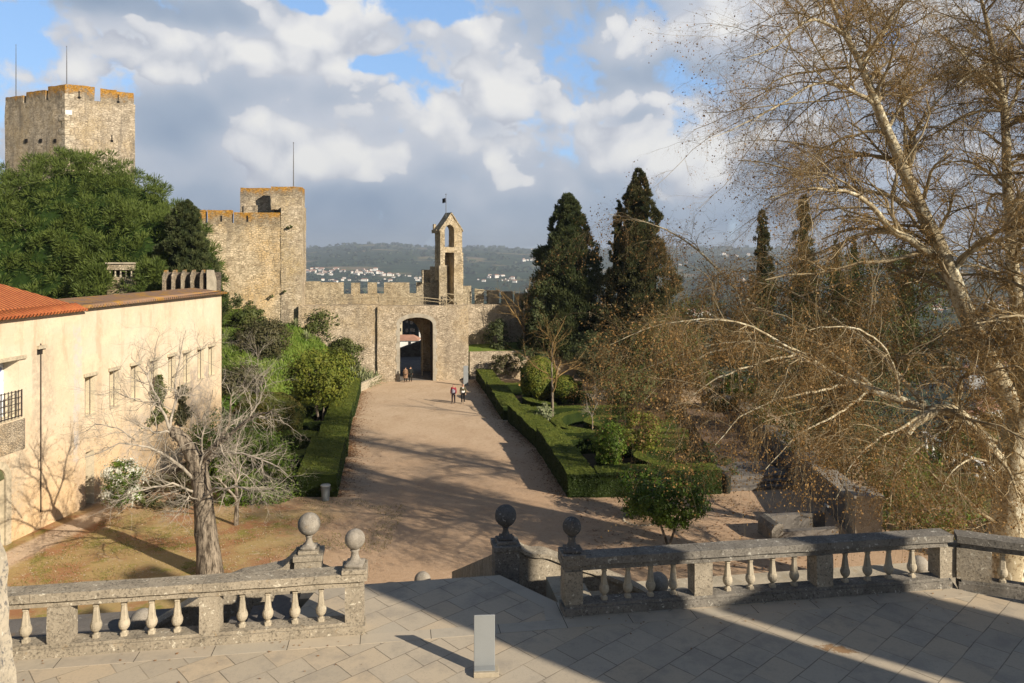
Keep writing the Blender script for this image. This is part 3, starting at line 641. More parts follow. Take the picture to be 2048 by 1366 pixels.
def swept_wall(o, sgn, prof, label):
    # prof: (distance, top z); extruded thickness
    pts = [(sgn * a, z) for a, z in prof]; n = 40
    xs = np.linspace(pts[0][0], pts[-1][0], n); order = np.argsort([p[0] for p in pts]); X0 = np.array([pts[i][0] for i in order]); Z0 = np.array([pts[i][1] for i in order])
    top = np.interp(xs, X0, Z0); k = np.array([.25, .5, .25]); top[1:-1] = np.convolve(top, k, 'same')[1:-1]
    root = thing('stair_parapet', label, 'parapet wall', (o[0], o[1], LZ), 'swept parapet walls of the stairs')
    for (b0, b1, dz, nm) in ((-.15, .15, -.07, 'wall'), (-.20, .20, 0, 'coping')):
        mb = MB()
        for i in range(n - 1):
            a0, a1 = xs[i], xs[i + 1]; t0, t1 = top[i] + dz, top[i + 1] + dz; lo = -1.0 if nm == 'wall' else None
            pr = [(a0, lo if lo is not None else t0 - .075), (a1, lo if lo is not None else t1 - .075), (a1, t1), (a0, t0)]
            mb.face_ext(o, U, Vv, pr, b0, b1)
        mb.build(nm, M_bal, root, rough=(.16, .008))
    return root
swept_wall((-.12, 14.22), 1, [(.22, TZ + .30), (.35, TZ + .20), (.5, TZ + .14), (.75, TZ + .13), (1.15, TZ - .05), (1.6, TZ - .22), (2.4, TZ - .55), (2.85, TZ - .82), (3.05, TZ - 1.15), (3.1, TZ - 1.4)], 'curved stone parapet of the right side flight, blotched with white lichen')
swept_wall((-3.72, 13.77), -1, [(.22, TZ + .36), (.32, TZ + .26), (.45, TZ + .12), (.8, TZ + .07), (1.2, TZ + .02), (1.6, TZ - .12), (2.4, TZ - .62), (2.85, TZ - .86), (3.05, TZ - 1.15), (3.1, TZ - 1.4)], 'curved stone parapet of the left side flight, sunlit, seen over the balustrade')
def rake(o, prof, label):
    root = MB().face_ext(o, Vv, (-U.x, -U.y), prof, -.16, .16).build('stair_parapet', M_bal, None, rough=(.3, .008)); tag(root, label, 'parapet wall', 'swept parapet walls of the stairs')
rake((-.12, 14.2), [(.22, -1.0), (.22, TZ + .05), (11.5, TZ - 5.0), (11.5, -1.0)], 'dark raking parapet on the right of the main flight going down to the court')
rake((-3.72, 13.75), [(.22, -1.0), (.22, TZ + .05), (11.5, TZ - 5.0), (11.5, -1.0)], 'raking parapet on the left of the main flight going down to the court')
def groundball(c, r, z, label, zb):
    root = thing('stone_ball', label, 'stone ball', (c[0], c[1], zb), 'stone balls at the feet of the stairs')
    MB().lathe((c[0], c[1], zb), [(0, r * .8, 1), (max(.04, z - r - zb + .02), r * .7, .6), (max(.05, z - r - zb + .05), r * .35, 0)], 16).build('base', M_bal, root)
    mb = MB().lathe((c[0], c[1], z), [(-r * math.cos(math.pi * i / 15), max(.002, r * math.sin(math.pi * i / 15)), 0) for i in range(16)], 24); mb.build('ball', M_ball, root, smooth=True)
q = P(285, 1228, 14.1); groundball(q, .225, LZ + .34, 'stone ball on the left landing, seen through the balusters', LZ)
q = P(1316, 1166, 15.3); groundball(q, .215, q.z, 'dark stone ball at the end of the right stair parapet', LZ)
q = P(1838, 1125, 16.8); groundball(q, .21, LZ + .27, 'pale stone ball on the far edge of the right landing, behind the last balusters', LZ)
q = P(845, 1160, 25.9); groundball(q, .285, q.z, 'white-spotted stone ball at the foot of the main stairs, just above the terrace edge', gz(26))
# information stand
RB_ = 0; root = thing('information_stand', 'blank grey metal panel stand on a pale stone foot, alone on the terrace paving', 'information stand', (-.36, 10.3, TZ))
ux = Vector((.97, .06, 0)).normalized(); vx = Vector((-ux.y, ux.x, 0)); o_ = Vector((-.36, 10.36, 0))
MB().obox(o_, ux, vx, -.17, .17, -.14, .07, TZ, TZ + .07).build('stone_foot', M_newb, root, bevel=.006)
MB().obox(o_, ux, vx, -.165, .125, .02, .04, TZ + .072, TZ + .78).obox(o_, ux, vx, -.165, .125, -.11, .019, TZ + .072, TZ + .085).build('metal_panel', M_metal, root, bevel=.01)
# near wall on the left edge of the picture, and the church round and behind the viewer
mb = MB().face_ext((0, 0), (1, 0), (0, 1), [(-9.5, TZ - .02), (-5.80, TZ - .02), (-5.84, TZ + .7), (-5.93, TZ + 1.2), (-5.97, TZ + 1.9), (-6.06, TZ + 2.5), (-6.12, TZ + 3.4), (-9.5, TZ + 3.4)], -1.5, 8.9)
tag(mb.build('stone_wall', M_near, rough=(.16, .05)), 'flaking pale stone wall end at the left edge of the terrace', 'wall')
root = thing('convent_church', 'tall stone church whose shadow falls across the terrace, behind the viewer', 'church', (0, -6, TZ))
MB().box(-12, 6, -9, -1.6, TZ, TZ + 5.0).build('wall', M_newb, root)
def on(X10, t): return (X10 + .79 * t, 10.1 - .61 * t)
def shade(Xa, Xb, t, h, nm):
    s = .62 * (Xb - Xa)          # perpendicular depth of the strip between the two sight lines
    a = on(Xa, t); b = (a[0] + .61 * s, a[1] + .79 * s); c = (b[0] + .79 * 3, b[1] - .61 * 3); d = (a[0] + .79 * 3, a[1] - .61 * 3)
    return MB().prism([a, b, c, d], TZ, TZ + h).build(nm, M_newb, root)
shade(1.185, 5.60, 14.5, 11.4, 'buttress'); shade(6.03, 8.2, 14.5, 8.75, 'buttress'); shade(8.2, 10.35, 14.6, 15.1, 'buttress')
# ================================================================ LONG BUILDING, left
XW = -23.6; KW = .0913
def wx(Y): return XW + KW * Y
WD = Vector((KW, 1, 0)).normalized(); WN = Vector((WD.y, -WD.x, 0))       # along the wall, outwards to the court
EZ = CZ - 2.42
def wy(px): return F * XW / (px - 1161.0)
M_jamb = flat('cream_render', (.78, .68, .50), .9, .1, .12); M_pane = flat('sunlit_jamb_pane', (.66, .57, .43), .8, .2, .2); root = thing('long_building', 'long low building with ochre plaster walls and tiled roofs, left of the court', 'building', (wx(40), 40, 0))  # pane cream stands in for the sunlit far jamb of each window
def WP(Y, out=0.0): return Vector((wx(Y), Y, 0)) + WN * out
openings = []       # (Y0, Y1, z0, z1)
openings.append((29.4, wy(38), CZ - 6.75, CZ - 4.35))
ys = [wy(px) for px in (191, 238, 279, 315, 351, 380, 408, 429)]
for y in ys: openings.append((y - .78, y, CZ - 7.62, CZ - 5.78))
openings.append((wy(188) - .62, wy(188) + .02, gz(36) - .05, gz(36) + 2.6))
openings.append((29.6, 30.7, gz(30) - .1, gz(30) + 2.75))
# wall front built as a panel grid with the openings left out
Y0, Y1 = 24.0, 49.3; zs = sorted(set([-.6, EZ] + [z for o_ in openings for z in o_[2:]])); yy = sorted(set([Y0, Y1] + [y for o_ in openings for y in o_[:2]]))
mb = MB()
def inside(y, z): return any(o_[0] < y < o_[1] and o_[2] < z < o_[3] for o_ in openings)
base = WP(0)
DW = 10.0
for i in range(len(yy) - 1):
    for k in range(len(zs) - 1):
        if not inside((yy[i] + yy[i + 1]) / 2, (zs[k] + zs[k + 1]) / 2):
            a, b = WP(yy[i]), WP(yy[i + 1]); mb.add([(a.x, a.y, zs[k]), (b.x, b.y, zs[k]), (b.x, b.y, zs[k + 1]), (a.x, a.y, zs[k + 1])], [(0, 1, 2, 3)])
ring = [WP(Y1), WP(Y1, -2.1), WP(wy(163), -2.1), WP(wy(163), -DW), WP(Y0, -DW), WP(Y0)]
for a, b in zip(ring[:-1], ring[1:]): mb.add([(a.x, a.y, -.6), (b.x, b.y, -.6), (b.x, b.y, EZ), (a.x, a.y, EZ)], [(0, 1, 2, 3)])
mb.build('wall', M_plaster, root)
def reveal(y0, y1, z0, z1, dep, kind):
    """window or door recess: frame = jambs, head, sill and back"""
    q = MB()
    for (ya, yb, za, zb) in ((y0, y0 + .001, z0, z1), (y1 - .001, y1, z0, z1)):
        A, B = WP(ya, -dep), WP(ya, 0); q.add([(A.x, A.y, z0), (B.x, B.y, z0), (B.x, B.y, z1), (A.x, A.y, z1)], [(0, 1, 2, 3)])
    for z in (z0, z1):
        A, B, C, D = WP(y0, 0), WP(y1, 0), WP(y1, -dep), WP(y0, -dep); q.add([(A.x, A.y, z), (B.x, B.y, z), (C.x, C.y, z), (D.x, D.y, z)], [(0, 1, 2, 3)])
    f = q.build('door_frame' if 'door' in kind else 'window', M_jamb, root)
    A, B = WP(y0, -dep), WP(y1, -dep)
    MB().add([(A.x, A.y, z0), (B.x, B.y, z0), (B.x, B.y, z1), (A.x, A.y, z1)], [(0, 1, 2, 3)]).build('door_leaf' if 'door' in kind else 'pane', M_doorw if 'door' in kind else (M_azul if kind == 'azul' else M_pane), f)
    return f
def ob(mb, Y, a0, a1, o0, o1, z0, z1): return mb.obox(WP(Y), WD, -WN, a0, a1, -o1, -o0, z0, z1)
for n_, (y0, y1, z0, z1) in enumerate(openings):
    kind = 'azul' if n_ == 0 else ('door' if n_ >= 9 else 'win')
    f = reveal(y0, y1, z0, z1, .8 if n_ else .7, kind)
    if n_ < 9:
        L = y1 - y0; e = .10 if n_ else .35
        m2 = MB(); ob(m2, y0, -e, L + e, .0, .10, z1, z1 + .16); m2.build('lintel', M_lintel, f, bevel=.02)
        m2 = MB(); ob(m2, y0, -.03, L + .03, .0, .04, z0 - .07, z0); m2.build('sill', M_lintel, f, bevel=.01)
    if 0 < n_ < 9:
        m2 = MB(); ob(m2, y0, .36, .385, -.02, .01, z0, z1); ob(m2, y0, .0, .03, -.03, .0, z0, z1); m2.build('bar', M_iron, f)
    if n_ == 0:
        m2 = MB()
        for k in range(12): ob(m2, y0, .1 + k * .19, .1 + k * .19 + .03, .06, .09, z0, z0 + 1.15)
        for k in range(5): ob(m2, y0, .05, y1 - y0 - .03, .09, .115, z0 + .05 + k * .26, z0 + .08 + k * .26)
        m2.build('iron_grille', M_iron, f)
        m2 = MB(); ob(m2, y0, -.35, y1 - y0 + .3, .0, .05, z0 - 1.4, z0 - .13); m2.build('rubble_panel', rubble('patched_masonry', (.40, .34, .26), (.56, .49, .38), (.48, .36, .22), 6, None), root)
    if n_ == 10:
        m2 = MB(); c0 = (y0 + y1) / 2; rr_ = (y1 - y0) / 2
        for k in range(12):
            t0, t1 = math.pi * k / 12, math.pi * (k + 1) / 12; pr = [(c0 + math.cos(t) * r, z1 - .05 + math.sin(t) * r) for t, r in ((t0, rr_ - .0), (t1, rr_ - .0), (t1, rr_ + .3), (t0, rr_ + .3))]
            m2.face_ext((wx(0), 0), (KW, 1), (WN.x, WN.y), pr, -.02, .09)
        ob(m2, y1, 0, .3, .0, .09, z0, z1 - .05); m2.build('arch_moulding', M_lintel, f)
        m2 = MB(); pr = [(c0 + math.cos(math.pi * k / 12) * rr_, z1 + math.sin(math.pi * k / 12) * rr_ - .05) for k in range(13)]; m2.face_ext((wx(0), 0), (KW, 1), (WN.x, WN.y), pr, -.03, .015); m2.build('door_head', M_doorw, f)
m2 = MB(); ob(m2, wy(80), 0, .035, .01, .045, .8, EZ - 1.4); m2.build('drainpipe', M_iron, root)
m2 = MB(); ob(m2, wy(73), 0, .5, .0, .12, CZ - 4.05, CZ - 3.9); m2.build('ledge', M_lintel, root)
m2 = MB(); ob(m2, wy(74), .0, .34, -.2, .006, CZ - 4.3, CZ - 4.06); m2.build('vent', M_dark, root)
m2 = MB(); ob(m2, 24, 0, wy(163) - 24, .0, .12, EZ - .14, EZ - .0); m2.build('cornice', M_white, root)
m2 = MB(); ob(m2, wy(163), .02, Y1 - wy(163) + .05, .0, .09, EZ - .10, EZ - .0); m2.build('cornice', M_lintel, root)
def roof(y0, y1, z0, slope, depth, m, hip, nm, over=.32, ridge=False):
    mb = MB(); nt = int((y1 - y0) / .21); 
    A = [WP(y0, over), WP(y1 + (.15 if not hip else 0), over), WP(y1 - (depth if hip else -.15), -depth), WP(y0, -depth)]
    zt = z0 + slope * depth; zo = z0 - slope * over
    zz = [zo, zo, zt, zt]
    mb.add([(p.x, p.y, z + .10) for p, z in zip(A, zz)] + [(p.x, p.y, z) for p, z in zip(A, zz)], [(0, 1, 2, 3), (7, 6, 5, 4), (0, 4, 5, 1), (1, 5, 6, 2), (2, 6, 7, 3), (3, 7, 4, 0)])
    if hip:
        B_ = [WP(y1, over), WP(y1, -2 * depth), WP(y1 - depth, -depth)]; mb.add([(p.x, p.y, z + .10) for p, z in zip(B_, (zo, zo, zt))], [(0, 1, 2)])
    r = mb.build(nm, m, root)
    # rounded tile ends along the eave, all one row
    e = MB()
    for k in range(nt):
        c = WP(y0 + (k + .5) * .21, over); e.tube([(c.x + WN.x * .05, c.y + WN.y * .05, zo + .09 - slope * .05), (c.x - WN.x * .5, c.y - WN.y * .5, zo + .09 + slope * .5)], .07, 6)
    e.build('eave_tiles', m, r)
    return r
roof(24, wy(163) + .05, EZ, .5, 6.0, M_tile, True, 'roof')
roof(wy(163) + .1, Y1, EZ - .02, .12, 2.0, M_tileold, False, 'roof')
# ================================================================ CASTLE
def rect_frame(px0, Y, ang):       # origin on the ground line at column px0, direction ang from +X
    return Vector((ray(px0, Y), Y, 0)), Vector((math.cos(ang), math.sin(ang), 0)), Vector((-math.sin(ang), math.cos(ang), 0))
def s_px(px, o, u): k = (px - HX) / F; return (k * o.y - o.x) / (u.x - k * u.y)
def zpy(py, Y): return CZ + (HY - py) / F * Y
AX = math.atan2(.162, .987)
# --- gate block ---
o, u, v = rect_frame(755, 77.6, AX)
def s(px): return s_px(px, o, u)
root = thing('gatehouse', 'thick rubble-stone gate tower with a tall arched passage at the end of the court', 'gatehouse', (o.x + 4.6, o.y + .8, gz(78)))
a0, a1 = s(800), s(866); w1 = s(937); zt = zpy(612, 78.4); zb = -2.2; zs_ = zpy(652, 78.3); zc = zpy(634.5, 78.3)
arch = [(a0 + (a1 - a0) * (1 - math.cos(math.pi * k / 14)) / 2, zs_ + (zc - zs_) * math.sin(math.pi * k / 14) ** .8) for k in range(15)]
DG = 8.0
mb = MB()
mb.face_ext(o, u, v, [(0, zb), (a0, zb), (a0, zt), (0, zt)], 0, DG); mb.face_ext(o, u, v, [(a1, zb), (w1, zb), (w1, zt), (a1, zt)], 0, DG)
for k in range(14):
    (x0, z0), (x1, z1) = arch[k], arch[k + 1]; mb.face_ext(o, u, v, [(x0, z0), (x1, z1), (x1, zt), (x0, zt)], 0, .9)
# deeper, lower inner vault, narrowed by the door jamb on the right
b0, b1 = a0 - .6, a1 - .95; zi = zpy(655, 84); zk = zpy(644, 84)
arch2 = [(b0 + (b1 - b0) * (1 - math.cos(math.pi * k / 12)) / 2, zi - 1.4 + (zk - zi + 1.5) * math.sin(math.pi * k / 12)) for k in range(13)]
for k in range(12):
    (x0, z0), (x1, z1) = arch2[k], arch2[k + 1]; mb.face_ext(o, u, v, [(x0, z0), (x1, z1), (x1, zt), (x0, zt)], DG - 1.2, DG)
mb.face_ext(o, u, v, [(b1, zb), (a1 + .05, zb), (a1 + .05, zt), (b1, zt)], DG - 1.2, DG)
mb.face_ext(o, u, v, [(a0 - .01, zc + .02), (a1 + .01, zc + .02), (a1 + .01, zt - .01), (a0 - .01, zt - .01)], .9, DG - 1.2)
mb.build('wall', M_gate, root, rough=(.55, .05))
m2 = MB()
for sd_ in (a0 - .32, a1 + .0):
    for k in range(9):
        e = .12 * (k % 2); x0 = sd_ - (e if sd_ < a0 else 0); x1 = sd_ + .32 + (0 if sd_ < a0 else e); m2.obox(o, u, v, x0, x1, -.03, .2, -1.1 + k * .68, -1.1 + k * .68 + .665)
for k in range(14):
    (x0, z0), (x1, z1) = arch[k], arch[k + 1]; cx, cz_ = (a0 + a1) / 2, zs_ - .6
    def outw(x, z): d = math.hypot(x - cx, z - cz_); return (x + (x - cx) / d * .42, z + (z - cz_) / d * .42)
    m2.face_ext(o, u, v, [(x0, z0), (x1, z1), outw(x1, z1), outw(x0, z0)], -.03, .25)
m2.build('arch_surround', lichen_stone('grey_dressed_stone', (.40, .36, .29), (.2, .18, .15), (.5, .47, .40), sc=4, amt=.4), root, rough=(.3, .012))
m2 = MB().obox(o, u, v, a1 - .10, a1 - .03, .95, 3.4, -1.15, zs_ + .3); m2.obox(o, u, v, a1 - .12, a1 - .02, .93, .99, -1.15, zs_ + .35)
for k in range(5): m2.obox(o, u, v, a1 - .16, a1 - .1, 1.0, 3.35, -.6 + k * 1.4, -.5 + k * 1.4)
m2.build('door_leaf', M_gdoor, root)
m2 = MB().obox(o, u, v, a1 - 1.02, a1 - .92, 3.5, 3.62, -1.15, zs_ + .2).build('door_post', M_wood, root)
struct(MB().obox(o, u, v, a0 - 1, a1 + 1, .4, 22, -3, gz(80) + .03).build('gate_passage_floor', M_land))
# barbican wall outside, in the gate's own shade
o2, u2, v2 = rect_frame(700, 96, AX)
tag(MB().face_ext(o2, u2, v2, [(0, -8), (16, -8), (16, zpy(668, 98)), (s_px(842, o2, u2), zpy(681, 98)), (s_px(800, o2, u2), zpy(697, 97)), (0, zpy(700, 96))], 0, 1.0).build('barbican_wall', M_inner, rough=(.8, .04)), 'dark shaded outer wall with a sloping top, seen through the gate arch', 'wall')
# --- wall left of the gate, with walk and parapet ---
def wallthing(name, mb, m, label, cat='wall', rough=(.55, .045), group=None):
    return tag(mb.build(name, m, None, rough=rough), label, cat, group)
o, u, v = rect_frame(755, 77.6, AX); o = o + v * .28; o = o + u * s_px(597, o, u)
L = s_px(757, o, u)
wallthing('curtain_wall', MB().obox(o, u, v, 0, L, 0, 3.4, -2.2, zpy(611, 77.4)), M_gate, 'rubble wall joining the gate tower to the big curtain tower', rough=(.6, .05))
# parapet with merlons
def parapet(o, u, v, segs, th, label, m=M_para, loops=()):
    root = thing('battlement', label, 'battlement', (o.x, o.y, segs[0][2]))
    for (x0, x1, z0, z1) in segs:
        q = MB()
        lp = [l for l in loops if x0 < l[0] < x1]
        xs = [x0]
        for (c, w_, za, zb_) in lp:
            q.obox(o, u, v, xs[-1], c - w_ / 2, 0, th, z0, z1); q.obox(o, u, v, c - w_ / 2, c + w_ / 2, 0, th, z0, za); q.obox(o, u, v, c - w_ / 2, c + w_ / 2, 0, th, zb_, z1); xs.append(c + w_ / 2)
        q.obox(o, u, v, xs[-1], x1, 0, th, z0, z1); q.build('merlon' if z1 - z0 < 2.6 else 'wall', m, root, rough=(.45, .05))
    return root
Yp = 80.6; o, u, v = rect_frame(598, Yp - 1.6, AX)
def s(px): return s_px(px, o, u)
zg = zpy(587, Yp); zf = zpy(616, Yp)
segs = [(s(596), s(882), zf, zg)] + [(s(a), s(b), zg + .004, zpy(c, Yp)) for a, b, c in ((596, 640, 562), (640.3, 687, 564), (702, 720, 565), (735.5, 753.5, 565), (768, 819, 565), (833, 884, 565))]
parapet(o, u, v, segs, .55, 'crenellated parapet above the gate with five gaps and two arrow slots', loops=[(s(793.5), .34, zpy(583, Yp), zpy(569.5, Yp)), (s(858.5), .34, zpy(583, Yp), zpy(569.5, Yp))])
# timber railing at the edge of the wall walk
def fence(pts, h, m, label, name='timber_railing', cat='railing', every=2.2, group=None):
    root = thing(name, label, cat, pts[0], group)
    for a, b in zip(pts[:-1], pts[1:]):
        a, b = Vector(a), Vector(b); n = max(1, round((b - a).length / every))
        MB().tube([a + Vector((0, 0, h)), b + Vector((0, 0, h))], .045, 6).build('top_rail', m, root)
        MB().tube([a + Vector((0, 0, h * .5)), b + Vector((0, 0, h * .5))], .035, 6).build('mid_rail', m, root)
        for k in range(n + 1):
            p = a.lerp(b, k / n); MB().tube([p, p + Vector((0, 0, h + .05))], .05, 6).build('post', m, root)
            if k < n and name == 'timber_railing' and h > 1.2:
                q_ = a.lerp(b, (k + 1) / n); MB().tube([p + Vector((0, 0, .1)), q_ + Vector((0, 0, h - .1))], .03, 5).tube([q_ + Vector((0, 0, .1)), p + Vector((0, 0, h - .1))], .03, 5).build('cross_brace', m, root)
    return root
fence([P(682, 609, 78.3), P(757, 604.5, 78.6), P(850, 607, 79.2), P(893, 612, 79.5)], .62, M_wood, 'thin timber handrail along the wall walk above the gate arch')
fence([P(893, 611, 79.3), P(936, 616, 79.6)], 1.25, M_wood, 'cross-braced timber railing at the foot of the bell gable', every=1.0)
fence([P(950, 601, 84.5), P(974, 604, 85.5), P(995, 609, 88)], 1.3, M_wood, 'cross-braced timber railing on the wall right of the bell gable', every=1.2)
# --- bell gable ---
TH = math.radians(28); Yb = 80.0
o, u, v = rect_frame(880.5, Yb, TH)
def s(px): return s_px(px, o, u)
root = thing('bell_gable', 'tall narrow stone bell gable with a pointed top and an open arch, above the gate', 'bell gable', (o.x + 1, o.y + 1, zpy(612, Yb)))
x1 = s(924.5); zt = zpy(428, Yb + .6); ze = zpy(461, Yb); xa, xb = s(889.5), s(908.5); z0 = zpy(494, Yb); z1 = zpy(462, Yb); zc = zpy(449, Yb); xm = (xa + xb) / 2; th = 1.5
zl = zpy(499, Yb); zdown = zpy(616, Yb)
ar = [(xa + (xb - xa) * (1 - math.cos(math.pi * k / 10)) / 2, z1 + (zc - z1) * math.sin(math.pi * k / 10)) for k in range(11)]
mb = MB(); mb.face_ext(o, u, v, [(0, zl), (xa, zl), (xa, z1), (0, ze)], 0, th)
mb.face_ext(o, u, v, [(xb, zl), (x1, zl), (x1, ze), (xb, z1)], 0, th)
def roofz(x): return ze + (zt - ze) * (1 - abs(x - x1 / 2) / (x1 / 2))
mb.face_ext(o, u, v, [(0, ze), (xa, z1), (xa, roofz(xa))], 0, th); mb.face_ext(o, u, v, [(xb, z1), (x1, ze), (xb, roofz(xb))], 0, th)
ks = sorted(set([a for a, _ in ar] + [x1 / 2])); 
for k in range(10):
    (p0_, q0), (p1_, q1) = ar[k], ar[k + 1]; mb.face_ext(o, u, v, [(p0_, q0), (p1_, q1), (p1_, roofz(p1_)), (p0_, roofz(p0_))], 0, th)
mb.obox(o, u, v, xa - .001, xb + .001, 0, th, z0 - .3, z0)
xr0, xr1 = s(890), s(906.5)
zr = zpy(505, Yb)
mb.obox(o, u, v, 0, x1, 0, th, zr, zl - .0) if zl > zr else None
mb.obox(o, u, v, -.0, xr0, .0, th, zpy(560, Yb), zr); mb.obox(o, u, v, xr1, x1, -.25, th, zdown - 1, zr)
mb.obox(o, u, v, xr0, xr1, 1.4, th, zdown - 1, zr)
mb.build('wall', M_bell, root, rough=(.35, .035))
q = MB(); q.face_ext(o, u, v, [(-.12, ze - .12), (x1 / 2, zt + .02), (x1 / 2, zt + .2), (-.12, ze + .06)], -.08, th + .1); q.face_ext(o, u, v, [(x1 / 2 + .004, zt + .02), (x1 + .1, ze - .1), (x1 + .1, ze + .08), (x1 / 2 + .004, zt + .2)], -.08, th + .1)
q.build('coping', M_bell, root, rough=(.4, .03))
q = MB().obox(o, u, v, -.25, .2, th * .35, th + .35, ze - .25, ze + .12).obox(o, u, v, -.12, .15, th + .0, th + .3, ze + .1, ze + .75).build('corner_pinnacle', M_bell, root, rough=(.3, .04))
# low stair turret beside it
tur = MB(); ox, ux_, vx_ = rect_frame(845, Yb - .3, AX)
def s2(px): return s_px(px, ox, ux_)
tur.obox(ox, ux_, vx_, s2(878), s2(893.5), -.3, 2.4, zpy(612, Yb), zpy(531, Yb)); tur.obox(ox, ux_, vx_, s2(845), s2(848), .8, 2.4, zpy(566, Yb), zpy(541, Yb)); tur.obox(ox, ux_, vx_, s2(845), s2(893), 2.2, 2.6, zpy(600, Yb), zpy(540, Yb)); tur.obox(ox, ux_, vx_, s2(862), s2(893), 1.6, 2.3, zpy(600, Yb), zpy(533, Yb))
wallthing('stair_turret', tur, M_bell, 'low broken turret beside the bell gable, its inside dark', 'turret', rough=(.4, .04))
def pole(px, y0, y1, Y, r, label, flagged=False):
    p, q_ = P(px, y0, Y), P(px, y1, Y); root = thing('flagpole', label, 'flagpole', p)
    MB().tube([p, p.lerp(q_, .6), q_], [r, r * .8, r * .45], 8).build('pole', M_pole, root)
    MB().lathe(q_, [(-.05, .03), (0, .06), (.06, .05), (.1, .01)], 8).build('finial', M_pole, root)
    if flagged:
        n = 6; c = P(px - .8, y1 + 7, Y); mb = MB()
        for k in range(n):
            x0 = -.36 * k / n; xx = -.36 * (k + 1) / n; dy = lambda t: .09 * math.sin(t * 14)
            mb.add([(c.x + x0, c.y + dy(x0), c.z + x0 * .2), (c.x + xx, c.y + dy(xx), c.z + xx * .2), (c.x + xx, c.y + dy(xx), c.z - .5 + xx * .2), (c.x + x0, c.y + dy(x0), c.z - .5 + x0 * .2)], [(0, 1, 2, 3)])
        mb.build('flag', M_flag, root)
pole(892, 436, 389, 80.8, .04, 'short pole with a small black flag on the bell gable', True)
pole(587, 392, 286, 79.0, .06, 'bare pole on the curtain tower')
pole(133.5, 175, 93, 108, .07, 'bare pole at the near corner of the keep')
pole(32, 215, 90, 112, .07, 'bare pole on the left side of the keep')
# --- curtain wall right of the gate, receding ---
o, u, v = rect_frame(925, 83.5, math.radians(14))
def s(px): return s_px(px, o, u)
def Yat(px): return o.y + u.y * s(px)
wallthing('curtain_wall', MB().obox(o, u, v, s(925), s(1330), 0, 2.2, -4, zpy(609, Yat(1000))), M_gate, 'rubble wall running right from the gate behind the cypresses', rough=(.7, .05))
zz = zpy(609, Yat(1000))
segs = []
for a, b, t in ((926, 947, 573), (956, 972, 580), (981, 1003, 582), (1010, 1031, 584), (1037, 1075, 588), (1083, 1100, 590), (1108, 1140, 592)):
    segs.append((s(a), s(b), zz, zpy(t, Yat(a))))
parapet(o + v * 1.2, u, v, segs, .7, 'broken row of merlons on the wall right of the bell gable')
# raised lawn with its retaining wall, right of the gate
o, u, v = rect_frame(938, 79.6, AX)
struct(MB().prism([(o + u * a_ + v * b_)[:2] for a_, b_ in ((0, .4), (26, .4), (26, 9), (0, 9))], -3, lambda x, y: zpy(704, 80) + (y - 80) * .1).build('raised_lawn', M_grass))
wallthing('retaining_wall', MB().obox(o, u, v, .1, 26, 0, .42, -2.5, zpy(703, 80)), M_gate, 'low rubble wall below the raised lawn right of the gate', rough=(.6, .05))
# --- big curtain tower, left of the gate ---
o, u, v = rect_frame(330, 75.6, math.radians(7))
def s(px): return s_px(px, o, u)
def Yat(px): return o.y + u.y * s(px)
root = thing('curtain_tower', 'tall sunlit curtain wall and corner tower with orange lichen along the battlements', 'castle tower', (o.x + 10, o.y, 0))
zw = zpy(447, 77.1)
MB().obox(o, u, v, s(300), s(566), 0, 3.0, -1, zw).build('wall', M_curtain, root, rough=(.6, .06))
for a, b, t in ((340, 384, 420), (387, 410, 420), (415, 463, 420.5), (467.5, 567, 425)):
    MB().obox(o, u, v, s(a), s(b), 0, .7, zw + .004, zpy(t, Yat(a) + .4)).build('merlon', M_curtain, root, rough=(.45, .05))
MB().obox(o, u, v, s(562), s(604.5), -.07, 2.6, -1, zpy(414, 77.9)).prism([(o + u * a_ + v * b_)[:2] for a_, b_ in ((s(545), 2.61), (s(603), 2.61), (s(603) - 1.6, 8.5), (s(545) - 1.6, 8.5))], -1, zpy(416, 79.6)).build('corner_turret', M_turret, root, rough=(.55, .06))
MB().obox(o, u, v, s(500), s(560), 3.0, 8.4, -1, zpy(419, 79.6)).build('inner_wall', M_turret, root, rough=(.6, .05))
for a, b, c0, c1 in ((541, 603, .3, 1.1), (478, 531, 2.2, 3.0)):
    MB().obox(o, u, v, s(a), s(b), c0, c1, zpy(421, 78.6), zpy(376.5, 79.1)).build('merlon', M_turret, root, rough=(.45, .06))
MB().obox(o, u, v, s(470), s(478), 2.2, 6.0, zpy(428, 78.6), zpy(377, 79.6)).build('merlon', M_turret, root, rough=(.45, .05))
MB().obox(o, u, v, s(478), s(541), 2.0, 2.9, zpy(430, 78.6), zpy(412, 79.6)).build('inner_wall', M_turret, root, rough=(.45, .05))
MB().obox(o, u, v, s(592), s(602), 1.2, 2.5, zpy(421, 78.6), zpy(378, 79.6)).build('merlon', M_turret, root, rough=(.45, .05))
for px in (400, 441, 493): MB().obox(o, u, v, s(px), s(px) + .16, -.02, .3, zpy(444, 77.1), zpy(432, 77.1)).build('arrow_slit', M_dark, root)
